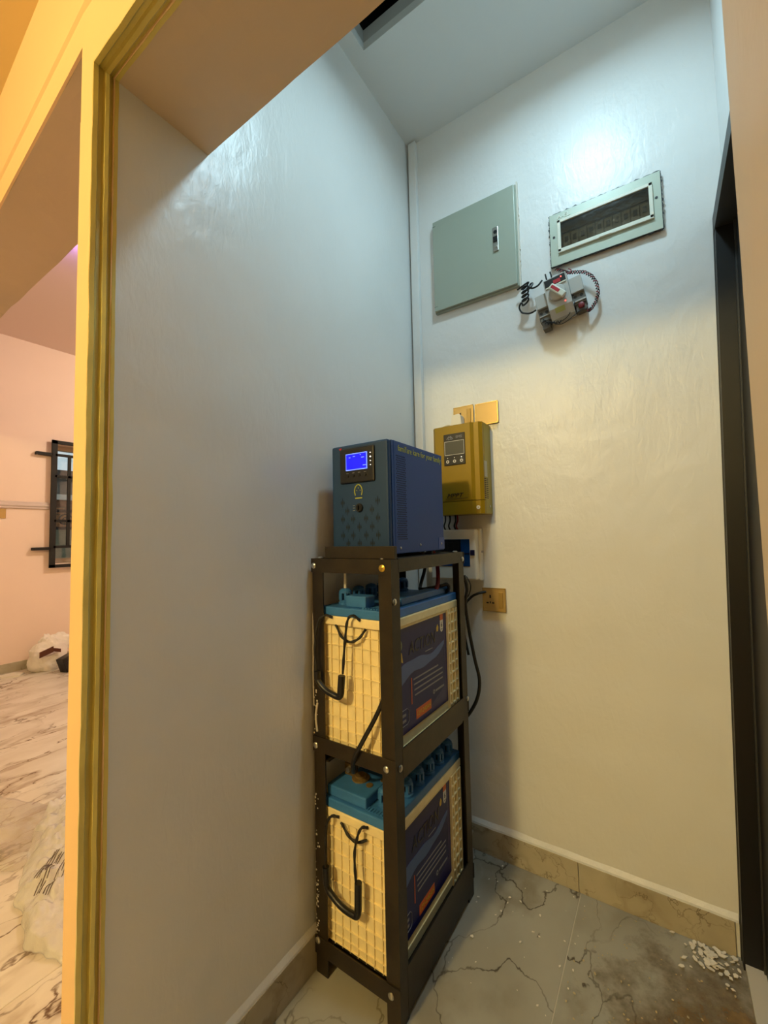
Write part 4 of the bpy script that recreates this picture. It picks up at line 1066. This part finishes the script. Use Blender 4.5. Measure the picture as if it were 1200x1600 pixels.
# big polythene bag
def sheet(name, c, ang, lx, ly, h, m, parent, seed, n=64):
    g = G(); v = []; f = []; R = Matrix.Rotation(ang, 3, 'Z')
    for i in range(n+1):
        for j in range(n+1):
            a, b = i/n*2-1, j/n*2-1
            rr = math.sqrt(a*a+b*b); k = 1/max(1, rr**.8)
            edge = 1+.22*noise.noise(Vector((math.atan2(b, a)*1.6, seed, 0)))+.07*noise.noise(Vector((math.atan2(b, a)*6, seed, 5)))
            p = R @ Vector((a*lx*k*edge, b*ly*k*edge, 0))
            q = Vector((p.x*6, p.y*6, seed)); fall = max(0, 1-max(abs(a), abs(b))**3)
            z = h*fall*(.40+.55*abs(noise.noise(q))+.40*abs(noise.noise(q*2.3))+.22*abs(noise.noise(q*5))+.08*noise.noise(q*11))+.003
            v.append((c[0]+p.x, c[1]+p.y, z+.001))
    for i in range(n):
        for j in range(n): o = i*(n+1)+j; f.append((o, o+1, o+n+2, o+n+1))
    g.add(v, f); o = g.build(name, m, parent, True)
    so = o.modifiers.new('thickness', 'SOLIDIFY'); so.thickness = .0008
    return o
pb = thing('polythene_bag', 'crumpled milky polythene bag with printed stripes lying on the marble floor', 'plastic bag', (-1.05, -.80, 0))
bf = sheet('bag_film', (-1.06, -.80, 0), math.radians(-22), .50, .21, .10, POLY, pb, 4, 90)
sheet('bag_film', (-1.50, -.96, 0), math.radians(10), .38, .16, .05, mat('thin_polythene', (230, 220, 210), .25, alpha=.20, bump=(10, .5, .01)), pb, 9)
hv = [pb.location+v.co for v in bf.data.vertices]
def hz(x, y): return min(hv, key=lambda q: (q.x-x)**2+(q.y-y)**2).z
for k, (p0, p1) in enumerate((((-1.040, -.925), (-.975, -1.005)), ((-1.000, -.925), (-.925, -1.020)), ((-.965, -.915), (-.865, -1.015)))):
    for q in range(3):
        pts = []
        for i in range(8):
            t_ = i/7; x = p0[0]+(p1[0]-p0[0])*t_+.008*q; y = p0[1]+(p1[1]-p0[1])*t_+.004*q
            pts.append((x, y, hz(x, y)+.0025))
        G().tube(pts, .0013, 5, 2).build('printed_stripe', mat('stripe_print', (84, 68, 56), .6), pb)

# ------------------------------------------------------------------ dust, paint flakes and grit by the door
g = G(); v = []; f = []; n = 54
for i in range(n+1):
    for j in range(n+1):
        x = .56+.50*i/n; y = -.62+.61*j/n
        d = math.hypot((x-.95)/.36, (y+.30)/.42)
        hh = .0075*max(0, 1-d)+.0045*noise.noise(Vector((x*9, y*9, 1)))+.003*noise.noise(Vector((x*31, y*31, 4)))
        v.append((x, y, .0008+.002*abs(noise.noise(Vector((x*25, y*25, 1))))))
for i in range(n):
    for j in range(n): o = i*(n+1)+j; f.append((o, o+1, o+n+2, o+n+1))
tag(g.add(v, f).build('sand_dust', SAND, None, True), 'brown sandy dust swept over the floor tiles near the black door', 'dust', None, 'stuff')
def flakes(name, label, count, fn, m, s0, s1, seed):
    g = G(); rs = random.Random(seed)
    for k in range(count):
        x, y = fn(rs); s_ = rs.uniform(s0, s1); a0 = rs.uniform(0, 6.28); nn = rs.randint(4, 6)
        tx, ty = rs.uniform(-.25, .25), rs.uniform(-.25, .25); el = rs.uniform(.5, 1.9)
        P = []
        for i in range(nn):
            an = 2*math.pi*i/nn; r = s_*rs.uniform(.6, 1)
            u, w_ = math.cos(an)*r*el, math.sin(an)*r
            P.append((x+u*math.cos(a0)-w_*math.sin(a0), y+u*math.sin(a0)+w_*math.cos(a0), .007+s_*.25+u*tx+w_*ty))
        t_ = max(.0008, s_*.18)
        g.add(P+[(p[0], p[1], p[2]-t_) for p in P], [list(range(nn)), list(range(2*nn-1, nn-1, -1))]+[(i, (i+1) % nn, nn+(i+1) % nn, nn+i) for i in range(nn)])
    return tag(g.build(name, m), label, 'debris', None, 'stuff')
flakes('paint_flakes', 'pale paint flakes heaped at the foot of the wall beside the door frame', 90, lambda r: (min(.985, r.gauss(.93, .035)), -.015-abs(r.gauss(0, .045))), PAINTW, .0025, .0095, 1)
flakes('grit', 'pale grit and plaster crumbs scattered over the sandy floor', 170, lambda r: (r.uniform(.60, 1.05), r.uniform(-.55, -.02)), mat('dull_grit', (176, 158, 122), .8), .0010, .0034, 2)
flakes('plaster_crumbs', 'small white plaster crumbs scattered on the tiles right of the rack', 40, lambda r: (r.uniform(.3, .62), r.uniform(-.5, -.03)), PAINTW, .0012, .0045, 3)
# clear wrap behind the rear leg
wr = crumple('plastic_wrap', (.20, -.13, 0), .05, .035, .11, .5, 4, mat('clear_wrap', (200, 200, 196), .2, alpha=.55, bump=(40, .6, .01)), None, 6, .7, 4)
tag(wr, 'crumpled clear plastic wrap stuffed behind the rack against the wall', 'plastic wrap')
